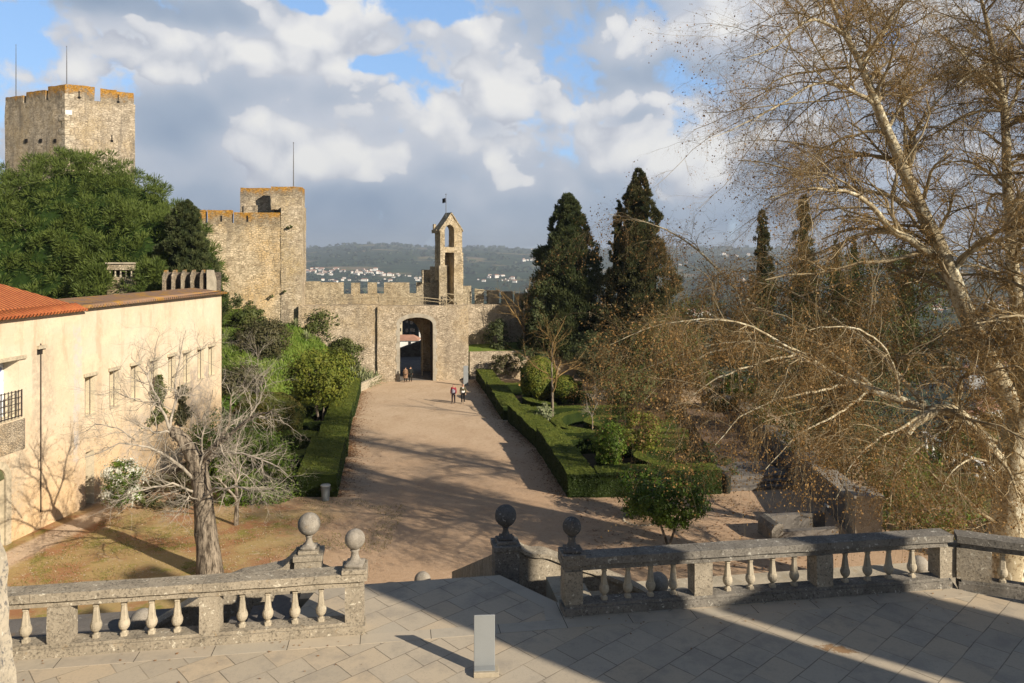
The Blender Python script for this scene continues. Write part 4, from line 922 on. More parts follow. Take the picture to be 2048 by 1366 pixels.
# --- keep ---
oc = Vector((ray(130, 105), 105, 0)); ur = Vector((.87, .5, 0)).normalized(); ul = Vector((-.93, .37, 0)).normalized()
def sr(px): return s_px(px, oc, ur)
def sl(px): return s_px(px, oc, ul)
def zr(py, px): q_ = oc + ur * sr(px); return zpy(py, q_.y)
def zl_(py, px): q_ = oc + ul * sl(px); return zpy(py, q_.y)
root = thing('castle_keep', 'massive square stone keep with lichen-topped battlements rising above the pine', 'castle keep', (oc.x, oc.y + 6, 8))
R1 = oc + ur * sr(270); L1 = oc + ul * sl(10); BK = R1 + ul * 10; BK2 = L1 + ur * 6
zc_ = zr(200, 200)
MB().prism([oc[:2], R1[:2], BK[:2], BK2[:2], L1[:2]], 5, zc_ - .2).build('wall', M_keep, root, rough=(.9, .08))
nr = Vector((-ur.y, ur.x, 0)); nl = Vector((ul.y, -ul.x, 0))
for a, b, t0, t1 in ((130.2, 189, 168, 177), (201, 233, 177, 181), (233.2, 268, 183, 185)):
    za, zb_ = zr(t0, a), zr(t1, b)
    MB().obox(oc, ur, nr, sr(a), sr(b), 0, .8, zc_ - .22, za, dz=0).build('merlon', M_keep, root, rough=(.5, .07))
for a, b, t in ((96, 129.8, 171), (52, 91, 182), (11, 46, 193)):
    MB().obox(oc, ul, Vector((.37, .93, 0)), sl(b), sl(a), .003, .8, zl_(208, a) - .5, zl_(t, (a + b) / 2)).build('merlon', M_keep, root, rough=(.5, .07))
for px, y0, y1 in ((158.5, 182, 197), (236.5, 189, 206), (224, 270, 284)):
    MB().obox(oc, ur, nr, sr(px) - .06, sr(px) + .06, -.09, .3, zr(y1, px), zr(y0, px)).obox(oc, ur, nr, sr(px) - .17, sr(px) + .17, -.09, .3, zr(y1, px), zr(y1 - 4, px)).build('arrow_slit', M_dark, root)
for px in (53, 82, 111):
    MB().obox(oc, ul, Vector((.37, .93, 0)), sl(px) - .25, sl(px) + .25, -.12, .4, zl_(285, px), zl_(278, px)).build('drain_hole', M_dark, root)
MB().obox(oc, ur, nr, .05, .85, -.10, .3, zr(229, 131), zr(220, 131)).build('pale_stone', M_white, root)
mb = MB()
for k in range(24):
    z_ = 12 + k * .95; L1_, L2_ = (1.1, .55) if k % 2 else (.55, 1.1); mb.obox(oc, ur, nr, -.04, L1_, -.045, .3, z_, z_ + .9).obox(oc, ul, Vector((.37, .93, 0)), -.03, L2_, -.045, .3, z_ + .002, z_ + .898)
mb.build('quoins', rubble('quoin_stone', (.36, .31, .24), (.56, .49, .38), (.46, .38, .26), 1.2), root, rough=(.6, .03))
# --- buttress fins and loggia behind the long building ---
o, u, v = rect_frame(322, 54.5, math.radians(9))
root = thing('buttressed_wall', 'row of thin stone buttresses with mossy tops rising behind the old tiled roof', 'wall', (o.x, o.y, 0))
M_fin = rubble('fin_masonry', (.30, .24, .17), (.45, .38, .28), (.36, .28, .18), 3, zpy(541, 54.5) + .25, streak=.7, lw=.35)
MB().obox(o, u, v, .1, 3.9, .9, 1.3, 0, zpy(545, 55)).build('wall', M_inner, root)
for px in (326, 344, 363, 382, 401):
    x = s_px(px, o, u); MB().face_ext(o, v, (u.x, u.y), [(-.2, 0), (.9, 0), (.9, zpy(540, 54.5)), (.3, zpy(540.5, 54.5)), (-.2, zpy(552, 54.5))], x, x + .13).build('buttress', M_fin, root, rough=(.3, .02))
x = s_px(414, o, u); MB().face_ext(o, u, v, [(x, 0), (x + .47, 0), (x + .47, zpy(560, 54.5)), (x + .30, zpy(541, 54.5)), (x, zpy(540, 54.5))], -.1, .9).build('buttress', M_newb, root, rough=(.3, .02))
o, u, v = rect_frame(214, 58, math.radians(5))
root = thing('loggia', 'small stone gallery with short columns half hidden in the pine', 'loggia', (o.x, o.y, 0))
zt0, zt1, zt2 = zpy(554, 58), zpy(540, 58), zpy(528, 58)
MB().obox(o, u, v, 0, 1.95, 0, .5, 0, zt0).obox(o, u, v, 0, 1.95, 0, .5, zt1, zt2).build('wall', M_para, root, rough=(.4, .03)); MB().obox(o, u, v, -.1, 2.05, -.1, .6, zt2, zt2 + .12).build('coping', M_newb, root, bevel=.02)
MB().obox(o, u, v, -.0, 1.9, .45, .6, zt0, zt1).build('dark_opening', M_dark, root)
for k in range(5): c = o + u * (.15 + k * .4) + v * .15; MB().lathe((c.x, c.y, zt0), [(0, .1), (.08, .1), (.12, .06), (.5, .05), (.58, .1), (zt1 - zt0, .1)], 10).build('column', M_newb, root)
# short white stone edging by the agaves
o, u, v = rect_frame(690, 66.5, math.atan2(78 - 66.5, ray(764, 78) - ray(690, 66.5)))
root = MB()
for r_ in range(3):
    x = .0 + .2 * (r_ % 2)
    while x < 11.2:
        w_ = .35 + .3 * random.random(); root.obox(o, u, v, x, x + w_ - .02, random.random() * .05, .35, gz(66 + x) + .26 * r_ - .05, gz(66 + x) + .26 * r_ + .2); x += w_
tag(root.build('edging_wall', M_newb, bevel=.02), 'low whitish dry-stone edging below the agaves left of the gate', 'wall')
# ================================================================ TREES AND PLANTS
def leafpart(name, lst, m, root): V, Q = merge(lst); return npmesh(name, V, Q, m, root)
def tubepart(name, lst, m, root, smooth=True): V, Q = merge(lst); return npmesh(name, V, Q, m, root, smooth)
# --- near plane tree, right ---
def plane_tree(label, limbs, base, twm, dens=1.0, K=16, stubs=()):
    root = thing('plane_tree', label, 'tree', base, 'plane trees at the right')
    big = []; L0 = []
    for n_l, (spec, hang, rate) in enumerate(limbs):
        if n_l > 0: spec = [(a_, b_, c_, d_ * (.97 if n_l == 1 else .88)) for a_, b_, c_, d_ in spec]
        p, r = limb(spec, K); big.append(tubes(p[None], r[None], 10)); L0.append((p, r, hang, rate))
    tubepart('trunk', big, M_plane, root)
    br = []; tw = []; lv = []
    for p, r, hang, rate in L0:
        if rate <= 0: continue
        Ltot = float(np.linalg.norm(np.diff(p, axis=0), axis=1).sum())
        m1 = max(4, int(Ltot * (2.05 if hang else 2.9) * rate))
        dr = .12 if hang else .03; up = .0 if hang else .25
        P1, R1_ = grow(p[None], r[None], m1, 2.7 if not hang else 2.4, 1.0, 8, .20, dr, up, .12, .5, .07)
        # the limb's own tip also ends in branches
        P2, R2_ = grow(P1, R1_, 8 if hang else 10, 1.35, .8, 6, .24, .16 if hang else .07, .05, .12, .55, .024)
        if hang:
            P2b, R2b = grow(P1, R1_, 3, 2.7, .9, 8, .13, .34, -.1, .1, .5, .016); 
            P3b, R3b = grow(P2b, R2b, 16, .5, .8, 4, .3, .25, 0, .1, .6, .0105)
            br.append(tubes(P2b, R2b, 4)); tw.append(tubes(P3b, R3b, 3)); T3b = P3b
        P3, R3_ = grow(P2, R2_, 8, .62, .85, 5, .30, .14, .0, .08, .6, .0115)
        n4 = 3 if dens >= 1 else 2
        P4, R4_ = grow(P3, R3_, n4, .30, .9, 4, .32, .2, 0, .15, .8, .0082)
        br += [tubes(P1, R1_, 6), tubes(P2, R2_, 4)]; tw += [tubes(P3, R3_, 3), tubes(P4, R4_, 3)]
        tips = [P4[:, -1], P4[:, 2], P3[:, -1]] + ([T3b[:, -1], T3b[:, 2]] if hang else [])
        tips = np.concatenate(tips); k = rng.random(len(tips)) < (.55 if hang else .16); tips = tips[k]
        lv.append(quads(tips + np.array([0, 0, -.03]), rnd(len(tips)), 0.052 if hang else .046, .75))
    for p, r in stubs: pass
    tubepart('branches', br, M_planebr, root); tubepart('twigs', tw, twm, root, False); leafpart('dry_leaves', lv, M_dryleaf, root)
    return root
M_planebr = flat('plane_branch_bark', (.35, .285, .18), .9, .1, .45, 2.0)
ND = 24.0
near = [
 ([(2004, 1262, ND, 1.25), (2010, 1150, ND, 1.08), (2013, 1066, ND, 1.0), (2020, 960, ND, .98), (2030, 870, ND, .95), (2055, 770, ND, .75), (2085, 650, ND - .5, .6), (2110, 480, ND - 1, .5), (2120, 300, ND - 1, .4), (2105, 120, ND - 1, .3), (2090, -80, ND, .2)], False, .9),
 ([(2046, 850, ND, .72), (2005, 780, ND, .70), (1962, 705, ND, .62), (1922, 605, ND, .55), (1885, 510, ND, .50), (1855, 440, ND - .2, .45), (1830, 395, ND - .3, .40), (1790, 300, ND - .5, .34), (1762, 230, ND - .6, .28), (1738, 175, ND - .8, .24), (1722, 120, ND - 1, .20), (1680, 60, ND - 1, .15), (1650, 0, ND - 1, .10), (1640, -60, ND - 1, .06)], False, .7),
 ([(2000, 930, ND, .60), (1960, 872, ND - .3, .56), (1925, 832, ND - .6, .50), (1890, 816, ND - .8, .42), (1855, 822, ND - 1, .38), (1828, 845, ND - 1.1, .33), (1814, 868, ND - 1.2, .24)], True, .9),
 ([(1865, 822, ND - .8, .30), (1800, 800, ND - .6, .30), (1745, 775, ND - .4, .32), (1692, 770, ND, .28), (1650, 742, ND + .3, .20), (1612, 722, ND + .6, .15), (1593, 702, ND + .8, .13), (1560, 689, ND + 1, .11), (1510, 681, ND + 1.4, .09), (1455, 682, ND + 1.8, .07), (1400, 700, ND + 2, .05), (1330, 720, ND + 2.3, .035), (1260, 748, ND + 2.5, .02)], True, 1.15),
 ([(1700, 770, ND, .22), (1660, 740, ND - .3, .16), (1600, 706, ND - .6, .12), (1570, 690, ND - .7, .10), (1520, 660, ND - 1, .08), (1465, 632, ND - 1.2, .06), (1400, 640, ND - 1.4, .04), (1300, 650, ND - 1.6, .03), (1220, 690, ND - 1.7, .015)], True, 1.15),
 ([(1860, 822, ND - .8, .20), (1805, 764, ND, .16), (1751, 690, ND + .5, .14), (1697, 657, ND + 1, .12), (1614, 599, ND + 1.6, .09), (1540, 560, ND + 2, .06), (1460, 560, ND + 2.4, .04), (1380, 590, ND + 2.8, .025)], True, 1.1),
 ([(1745, 776, ND, .18), (1700, 735, ND + .6, .16), (1650, 695, ND + 1, .14), (1593, 664, ND + 1.5, .13), (1560, 644, ND + 1.8, .13), (1515, 620, ND + 2, .12), (1469, 578, ND + 2.3, .11), (1432, 537, ND + 2.6, .10), (1399, 495, ND + 2.8, .085), (1340, 458, ND + 3, .06), (1266, 433, ND + 3.2, .04), (1215, 428, ND + 3.4, .02)], True, .75),
 ([(1888, 518, ND, .34), (1850, 500, ND - .5, .30), (1812, 478, ND - 1, .27), (1797, 466, ND - 1.2, .25), (1765, 447, ND - 1.5, .20), (1745, 415, ND - 1.8, .17), (1728, 390, ND - 2, .14), (1680, 376, ND - 2.2, .10), (1600, 375, ND - 2.5, .06), (1530, 400, ND - 2.6, .03)], False, 1.1),
 ([(1795, 466, ND - 1.2, .18), (1740, 462, ND - .8, .14), (1690, 480, ND - .5, .11), (1640, 508, ND, .08), (1585, 530, ND + .2, .06), (1530, 548, ND + .4, .03)], True, .9),
 ([(1745, 206, ND - .7, .16), (1709, 184, ND - 1.2, .13), (1676, 167, ND - 1.6, .11), (1650, 162, ND - 1.9, .095), (1622, 166, ND - 2.2, .085), (1590, 186, ND - 2.5, .07), (1562, 212, ND - 2.7, .06), (1505, 240, ND - 3, .045), (1460, 258, ND - 3.2, .03), (1425, 275, ND - 3.3, .015)], False, 1.3),
 ([(1776, 258, ND - .5, .14), (1792, 224, ND, .12), (1818, 198, ND + .5, .10), (1851, 165, ND + 1, .08), (1894, 145, ND + 1.3, .06), (1950, 110, ND + 1.5, .03)], False, 1.1),
 ([(1806, 340, ND - .3, .15), (1821, 282, ND + .3, .13), (1848, 237, ND + .7, .11), (1881, 194, ND + 1, .09), (1925, 160, ND + 1.4, .06), (1985, 120, ND + 1.6, .03)], False, 1.2),
 ([(1727, 132, ND - 1, .17), (1742, 96, ND - .6, .15), (1769, 69, ND - .3, .13), (1782, 40, ND, .11), (1805, 5, ND + .3, .09), (1840, -50, ND + .6, .05)], False, 1.3),
 ([(1684, 66, ND - 1, .14), (1653, 43, ND - 1.4, .12), (1624, 36, ND - 1.8, .10), (1591, 56, ND - 2.2, .08), (1562, 86, ND - 2.4, .06), (1520, 112, ND - 2.7, .04), (1470, 120, ND - 3, .02)], False, 1.3),
 ([(1700, 90, ND - 1, .12), (1690, 20, ND - .6, .1), (1660, -40, ND - .4, .07), (1600, -60, ND - .4, .04)], False, 1.3),
 ([(1840, 420, ND - .2, .20), (1816, 410, ND + .2, .18), (1775, 389, ND + .8, .15), (1729, 379, ND + 1.2, .12), (1676, 372, ND + 1.6, .09), (1611, 382, ND + 2, .05), (1540, 395, ND + 2.4, .03)], False, 1.2),
 ([(1796, 325, ND - .4, .12), (1750, 312, ND + .4, .10), (1700, 305, ND + 1, .085), (1640, 297, ND + 1.5, .07), (1564, 280, ND + 1.9, .05), (1505, 277, ND + 2.2, .03), (1455, 290, ND + 2.4, .015)], False, 1.35),
 ([(1900, 560, ND, .16), (1940, 500, ND - .6, .13), (1985, 480, ND - 1, .11), (2030, 470, ND - 1.4, .09), (2090, 430, ND - 1.6, .05)], False, 1.0),
 ([(1745, 775, ND, .10), (1700, 815, ND - 1, .08), (1640, 845, ND - 1.6, .06), (1580, 880, ND - 2, .04), (1530, 940, ND - 2.2, .02)], True, .45),
 ([(1690, 770, ND, .10), (1620, 785, ND - 1, .08), (1550, 800, ND - 1.5, .06), (1480, 830, ND - 2, .04), (1430, 890, ND - 2.2, .02)], True, .55),
 ([(1855, 825, ND - 1, .12), (1800, 855, ND - 1.5, .09), (1750, 880, ND - 2, .06), (1700, 930, ND - 2.2, .04), (1670, 1000, ND - 2.3, .02)], True, .7),
 ([(1925, 832, ND - .6, .12), (1880, 870, ND - 1.2, .08), (1825, 905, ND - 1.8, .05), (1785, 960, ND - 2, .025)], True, 1.5),
 ([(1990, 930, ND - .3, .10), (1950, 915, ND - 1, .07), (1910, 935, ND - 1.5, .05), (1875, 990, ND - 1.8, .02)], True, 1.5),
 ([(1600, 706, ND + .4, .09), (1520, 725, ND, .07), (1430, 755, ND - .4, .05), (1365, 810, ND - .6, .03), (1330, 870, ND - .7, .015)], True, .7),
 ([(1500, 682, ND + 1.4, .08), (1420, 705, ND + 1.8, .06), (1340, 750, ND + 2.2, .04), (1280, 810, ND + 2.4, .02)], True, 1.0),
 ([(1890, 540, ND, .14), (1820, 540, ND + .6, .11), (1740, 555, ND + 1, .09), (1660, 570, ND + 1.4, .07), (1580, 600, ND + 1.8, .05), (1500, 640, ND + 2.2, .025)], True, 1.1),
 ([(1800, 800, ND - .6, .12), (1790, 730, ND - 1, .09), (1760, 680, ND - 1.4, .07), (1700, 650, ND - 1.8, .05), (1620, 660, ND - 2, .025)], True, 1.2),
 ([(1915, 600, ND, .12), (1880, 590, ND + .5, .09), (1830, 620, ND + .9, .07), (1790, 640, ND + 1.2, .04)], True, 1.0),
]
plane_tree('big pale-barked plane tree with a leaning leader and drooping brown twigs, nearest on the right', near, P(2004, 1262, ND), M_browntwig, 1.0)
# the fork in the elbow: sawn stub hanging down
FD = 28.0
far = [
 ([(2062, 1170, FD, .7), (2050, 1000, FD, .62), (2040, 860, FD, .58), (2034, 740, FD, .55), (2038, 620, FD, .48), (2030, 540, FD, .42), (2014, 460, FD, .38), (2010, 372, FD, .34), (2022, 330, FD, .32), (2014, 240, FD, .28), (2003, 170, FD, .24), (1998, 90, FD, .19), (1970, 45, FD, .14), (1955, -30, FD, .08)], False, 1.0),
 ([(2005, 200, FD, .15), (1985, 168, FD - .4, .13), (1965, 148, FD - .8, .11), (1940, 132, FD - 1, .09), (1915, 95, FD - 1.2, .07), (1870, 60, FD - 1.4, .04)], False, 1.2),
 ([(2012, 240, FD, .15), (2035, 180, FD + .4, .12), (2060, 120, FD + .8, .1), (2110, 60, FD + 1, .05)], False, 1.3),
 ([(2030, 520, FD, .2), (1985, 470, FD - .5, .15), (1960, 478, FD - .8, .13), (1925, 515, FD - 1.2, .1), (1890, 540, FD - 1.4, .05)], False, 1.0),
 ([(1999, 100, FD, .13), (2030, 60, FD + .3, .1), (2070, 20, FD + .6, .06)], False, 1.3),
 ([(2012, 380, FD, .14), (1975, 340, FD + .6, .12), (1930, 320, FD + 1, .09), (1880, 330, FD + 1.5, .05)], False, 1.2),
 ([(2018, 420, FD, .14), (2050, 380, FD - .6, .12), (2090, 350, FD - 1, .09)], False, 1.2),
]
plane_tree('second plane tree with an upright trunk at the right edge, behind the leaning one', far, P(2062, 1170, FD), M_browntwig, .8)

# --- bare pollarded tree, left foreground ---
BD = 27.7
root = thing('pollarded_tree', 'bare gnarled tree with a thick rough trunk and pale twigs on the grass, left foreground', 'tree', G(420, 1150))
T = [[(421, 1156, BD, .98), (418, 1120, BD, .84), (412, 1060, BD, .74), (405, 1000, BD, .70), (400, 960, BD, .72), (398, 930, BD, .58), (396, 905, BD, .34)],
     [(398, 950, BD, .60), (388, 915, BD - .1, .56), (374, 890, BD - .2, .52), (358, 872, BD - .3, .48), (346, 858, BD - .4, .40), (340, 856, BD - .4, .2)],
     [(400, 930, BD, .32), (412, 905, BD - .2, .25), (440, 885, BD - .4, .18), (470, 862, BD - .6, .13), (498, 835, BD - .8, .09), (530, 815, BD - 1, .08), (562, 832, BD - 1.1, .04)],
     [(402, 945, BD, .26), (422, 912, BD + .6, .19), (440, 880, BD + 1.2, .13), (462, 840, BD + 1.6, .08), (463, 790, BD + 1.8, .05)]]
L = [limb(t, 12) for t in T]
V, Q = merge([tubes(p[None], r[None], 12) for p, r in L]); 
tk = npmesh('trunk', V, Q, M_bark, root, True)
co = np.empty(len(tk.data.vertices) * 3); tk.data.vertices.foreach_get('co', co); co = co.reshape(-1, 3)
co += np.array([tuple(mnoise.noise_vector(Vector((c[0] * 3.2, c[1] * 3.2, c[2] * 1.2))) * .06) for c in co]); tk.data.vertices.foreach_set('co', co.ravel())
B = [[(342, 866, BD - .3, .16), (332, 840, BD - .4, .14), (318, 805, BD - .6, .11), (306, 775, BD - .8, .09), (285, 740, BD - 1, .06), (262, 715, BD - 1.2, .03)],
     [(340, 862, BD - .4, .13), (346, 825, BD + .2, .11), (352, 785, BD + .6, .09), (356, 745, BD + 1, .075), (358, 700, BD + 1.2, .05), (372, 660, BD + 1.3, .025)],
     [(356, 745, BD + 1, .06), (385, 715, BD + 1.2, .045), (415, 690, BD + 1.4, .03), (430, 672, BD + 1.5, .015)],
     [(350, 862, BD - .3, .12), (322, 865, BD - .8, .10), (300, 862, BD - 1.2, .07), (275, 850, BD - 1.5, .04)],
     [(395, 965, BD, .16), (355, 930, BD - .9, .14), (338, 908, BD - 1.2, .12), (310, 895, BD - 1.6, .10), (270, 880, BD - 2, .07), (215, 890, BD - 2.4, .05), (170, 915, BD - 2.6, .03)],
     [(395, 985, BD, .12), (345, 965, BD - .8, .10), (310, 968, BD - 1.2, .09), (262, 990, BD - 1.6, .06), (220, 1005, BD - 2, .03)],
     [(402, 1000, BD - .3, .13), (430, 970, BD - .8, .11), (480, 975, BD - 1.2, .09), (525, 985, BD - 1.5, .06), (560, 975, BD - 1.7, .04), (585, 945, BD - 1.8, .02)],
     [(420, 905, BD, .10), (480, 905, BD - .7, .09), (540, 925, BD - 1, .06), (575, 950, BD - 1.2, .03)],
     [(500, 832, BD - .8, .08), (520, 800, BD - .9, .05), (530, 760, BD - 1, .03)],
     [(306, 775, BD - .8, .06), (300, 730, BD - .6, .045), (318, 690, BD - .5, .03), (312, 655, BD - .5, .015)],
     [(318, 805, BD - .6, .07), (270, 800, BD - 1, .05), (225, 780, BD - 1.3, .035), (190, 790, BD - 1.5, .02)],
     [(270, 880, BD - 2, .06), (235, 850, BD - 2.2, .05), (190, 850, BD - 2.4, .035), (150, 870, BD - 2.5, .02)],
     [(440, 885, BD - .4, .10), (452, 920, BD - 1, .07), (480, 945, BD - 1.5, .05), (530, 990, BD - 1.8, .03)],
     [(395, 1000, BD - .3, .08), (378, 990, BD - .9, .06), (368, 1010, BD - 1.2, .045), (350, 1035, BD - 1.4, .03)],
     [(400, 930, BD - .2, .10), (405, 880, BD - .4, .08), (412, 830, BD - .5, .05), (425, 780, BD - .6, .03)]]
br = []; tw = []; gp = []; gr_ = []
for t in B:
    p, r = limb(t, 10); r = r * .8; p[1:-1] += rng.normal(size=(8, 3)) * .035; br.append(tubes(p[None], r[None], 6)); gp.append(p); gr_.append(r)
for p, r in L[2:]: gp.append(resample(p, 10)); gr_.append(np.interp(np.linspace(0, 1, 10), np.linspace(0, 1, 12), r))
gp = np.stack(gp); gr_ = np.stack(gr_)
P1, R1_ = grow(gp, gr_, 16, 1.2, .85, 7, .26, .0, .12, .15, .5, .022)
P2, R2_ = grow(P1, R1_, 6, .6, .75, 6, .26, .0, .05, .15, .6, .011)
P3, R3_ = grow(P2, R2_, 4, .3, .7, 5, .26, .0, .05, .2, .65, .0065)
br += [tubes(P1, R1_, 5)]; tw = [tubes(P2, R2_, 4), tubes(P3, R3_, 3)]
tubepart('branches', br, M_paletwig, root); tubepart('twigs', tw, M_paletwig, root, False)

# --- generic small bare tree ---
def bare_tree(px, py, hpx, spread, label, m=M_paletwig, trunk=.16, Y=None, fork=.35, dens=1, group=None, z=None):
    b = G(px, py) if Y is None else Vector((ray(px, Y), Y, z if z is not None else zpy(py, Y))); h = hpx / F * b.y
    root = thing('bare_tree', label, 'tree', b, group)
    tp = resample([tuple(b) + (trunk / 2,), tuple(b + Vector((.05, 0, h * fork))) + (trunk * .4,), tuple(b + Vector((-.04, 0, h * .7))) + (trunk * .2,), tuple(b + Vector((.03, 0, h))) + (trunk * .06,)], 10)
    tubepart('trunk', [tubes(tp[None, :, :3], tp[None, :, 3], 7)], M_bark, root)
    P1, R1_ = grow(tp[None, :, :3], tp[None, :, 3], 9, h * .55 * spread, .75, 7, .16, 0, .25, .3, .7, trunk * .3)
    P2, R2_ = grow(P1, R1_, 7, h * .26 * spread, .7, 6, .2, 0, .12, .15, .6, .02)
    P3, R3_ = grow(P2, R2_, 6 * dens, h * .12, .7, 4, .2, 0, .1, .15, .6, .009)
    tubepart('branches', [tubes(P1, R1_, 5), tubes(P2, R2_, 4), tubes(P3, R3_, 3)], m, root); return root, P3
bare_tree(472, 1050, 150, .9, 'small bare tree with a forked stem on the grass right of the pollarded tree', trunk=.22)
bare_tree(1104, 850, 165, 1.15, 'bare grey tree standing in the right-hand hedges by the clipped ball', M_browntwig, .26)
bare_tree(1184, 880, 90, .8, 'thin young bare tree inside the right-hand hedges', M_paletwig, .10)
bare_tree(516, 820, 130, .9, 'slim pale bare tree behind the round clipped bush on the left', M_paletwig, .14)
bare_tree(1048, 705, 110, 1.2, 'dark bare tree against the curtain wall right of the gate', M_browntwig, .25, Y=81, z=zpy(705, 80))
for i, (x, y) in enumerate(((1350, 812), (1480, 800))): bare_tree(x, y, 190, 1.2, ('brown bare tree behind the drooping plane twigs, left of the garden path', 'brown bare tree beyond the low garden wall')[i], M_browntwig, .25)

# --- leafy trees and shrubs ---
def leafy(name, c, r, m, label, cat='tree', lumps=70, per=60, leaf=.12, trunk=None, group=None, base=None, inner=.55, lump=.32, cut=None, mtr=M_bark, up=.3):
    b = Vector(base) if base is not None else Vector((c[0], c[1], c[2] - r[2]))
    root = thing(name, label, cat, b, group)
    leafpart('crown' if cat == 'tree' else 'foliage', [crown(c, r, lumps, per, leaf, lump, inner, up, cut=cut)], m, root)
    if trunk:
        n, rad = trunk; br = []
        for k in range(n):
            e = Vector(c) + Vector((rng.normal() * r[0] * .35, rng.normal() * r[1] * .35, r[2] * .3)); s0 = b + Vector((rng.normal() * rad * (n > 1) * 1.2, rng.normal() * rad * (n > 1), -.05))
            q = resample([tuple(s0) + (rad,), tuple(s0.lerp(e, .45) + Vector((rng.normal() * .1, 0, 0))) + (rad * .7,), tuple(e) + (rad * .25,)], 8); br.append(tubes(q[None, :, :3], q[None, :, 3], 6))
            a_, b_ = grow(q[None, :, :3], q[None, :, 3], 6, min(r) * .9, .7, 5, .15, 0, .2, .4, .6, rad * .5); br.append(tubes(a_, b_, 4))
        tubepart('trunk', br, mtr, root)
    return root
def at(px, py, Y): return tuple(P(px, py, Y))
def mpx(n, Y): return n / F * Y
YO = G(640, 850).y
leafy('orange_tree', at(642, 752, YO), (mpx(62, YO), 2.2, mpx(56, YO)), M_yel, 'leafy yellow-green citrus tree on twin stems among the left hedges', lumps=170, per=75, leaf=.17, trunk=(3, .10), base=G(640, 850), cut=zpy(822, YO))
leafy('orange_tree', at(1332, 998, 30.2), (1.6, 1.5, 1.0), M_orange, 'dark orange tree with a forked trunk in front of the right hedges', lumps=130, per=75, leaf=.11, trunk=(2, .06), base=G(1334, 1095), group='orange trees')
leafy('orange_tree', at(1283, 985, 34.2), (1.15, 1.1, 1.0), M_orange, 'small dark orange tree in a ring of white stones by the hedge corner', lumps=80, per=70, leaf=.11, trunk=(1, .07), base=G(1281, 1040), group='orange trees')
leafy('orange_tree', at(1217, 886, 40.5), (mpx(34, 40), .9, mpx(42, 40)), M_bright, 'bright green orange tree on thin pale stems inside the right hedges', lumps=70, per=60, leaf=.12, trunk=(3, .035), base=G(1222, 960), mtr=M_paletwig)
leafy('orange_tree', at(1282, 860, 44.5), (1.3, 1.2, 1.2), M_yel, 'yellowish citrus tree behind the plane twigs, in the right hedges', lumps=70, per=60, leaf=.13, trunk=(2, .05), base=G(1285, 930))
mb = MB(); c = G(1281, 1040)
for k in range(26):
    t = 2 * math.pi * k / 26; rr2 = .75 + .05 * random.random(); mb.lathe((c.x + math.cos(t) * rr2, c.y + math.sin(t) * rr2, c.z - .03), [(0, .07), (.05, .08), (.09, .03)], 6)
tag(mb.build('stone_ring', M_newb, smooth=True), 'ring of small white stones round the foot of the small orange tree', 'stone ring')
# clipped shrubs
def topiary(c, r, m, label, name='clipped_bush', leaf=.10, n=9000, base=None, mi=M_hbox):
    root = thing(name, label, 'bush', base or (c[0], c[1], c[2] - r[2]))
    d = rnd(n); k = 1 + .10 * np.array([mnoise.noise(Vector(q) * 2.6 + Vector((c[0], 0, 0))) for q in d])[:, None]; C = np.array(c) + d * np.array(r) * k
    leafpart('foliage', [quads(C, nrm(d + .7 * rnd(n)), leaf, .6)], m, root)
    pr = [(-r[2] * math.cos(math.pi * i / 14) * .96, max(.01, r[0] * .96 * math.sin(math.pi * i / 14))) for i in range(15)]; q = MB().lathe(c, pr, 24); q.v = [(x, c[1] + (y - c[1]) * r[1] / r[0], z) for x, y, z in q.v]
    q.build('inner_hull', mi, root, smooth=True); return root
YB = 49.5; topiary((ray(535, YB), YB, gz(YB) + 1.55), (2.35, 2.2, 1.75), leafmat('bronze_leaf', (.07, .085, .018), (.13, .10, .02), (.16, .17, .03), .9, .2), 'big round clipped bush with bronze tints beside the left hedges', n=16000, leaf=.11)
leafy('shrub', at(515, 945, 37.5), (2.25, 1.9, 1.95), M_bright, 'large bright green shrub behind the small bare tree, left', cat='bush', lumps=150, per=110, leaf=.13, lump=.30)
leafy('shrub', at(455, 900, 40.5), (1.9, 1.7, 2.3), M_orange, 'dark green shrub against the end of the long building', cat='bush', lumps=110, per=90, leaf=.12)
YC = G(1080, 812).y; topiary((ray(1078, YC), YC, zpy(758, YC)), (mpx(38, YC), 1.6, mpx(43, YC)), M_yel, 'tall clipped ball of pale green leaves beside the bare tree in the right hedges', n=9000, leaf=.13)
topiary((ray(1128, 62), 62, zpy(775, 62)), (1.1, 1.0, 1.0), M_yel, 'small clipped ball half behind the bare tree in the right hedges', n=3500, leaf=.12)
leafy('shrub', at(1087, 825, 53.5), (.62, .6, .62), M_agave, 'silvery variegated bush at the foot of the bare tree in the right hedges', cat='bush', lumps=30, per=50, leaf=.13)
YF = 34.6; leafy('flowering_shrub', at(247, 963, YF), (mpx(45, YF), .9, mpx(48, YF)), M_flower, 'shrub covered in white blossom at the foot of the ochre wall', cat='bush', lumps=90, per=36, leaf=.10, lump=.28)
q = thing('flowering_shrub_leaves', None, None, (0, 0, 0)); bpy.data.objects.remove(q)
fs = [o_ for o_ in bpy.data.objects if o_.name == 'flowering_shrub'][0]; leafpart('leaves', [crown(at(249, 965, YF), (mpx(42, YF), .85, mpx(46, YF)), 80, 60, .09, .3, .4)], M_bright, fs)
leafy('shrub', at(325, 985, 36.2), (2.0, 1.0, .95), M_dshrub, 'low dark shrub in shade at the wall behind the pollarded tree', cat='bush', lumps=60, per=70, leaf=.11)
leafy('rock_plant', at(300, 1000, 35.4), (.5, .4, .3), M_shrub, 'little plant on a rock beside the white flowering shrub', cat='plant', lumps=14, per=30, leaf=.08)
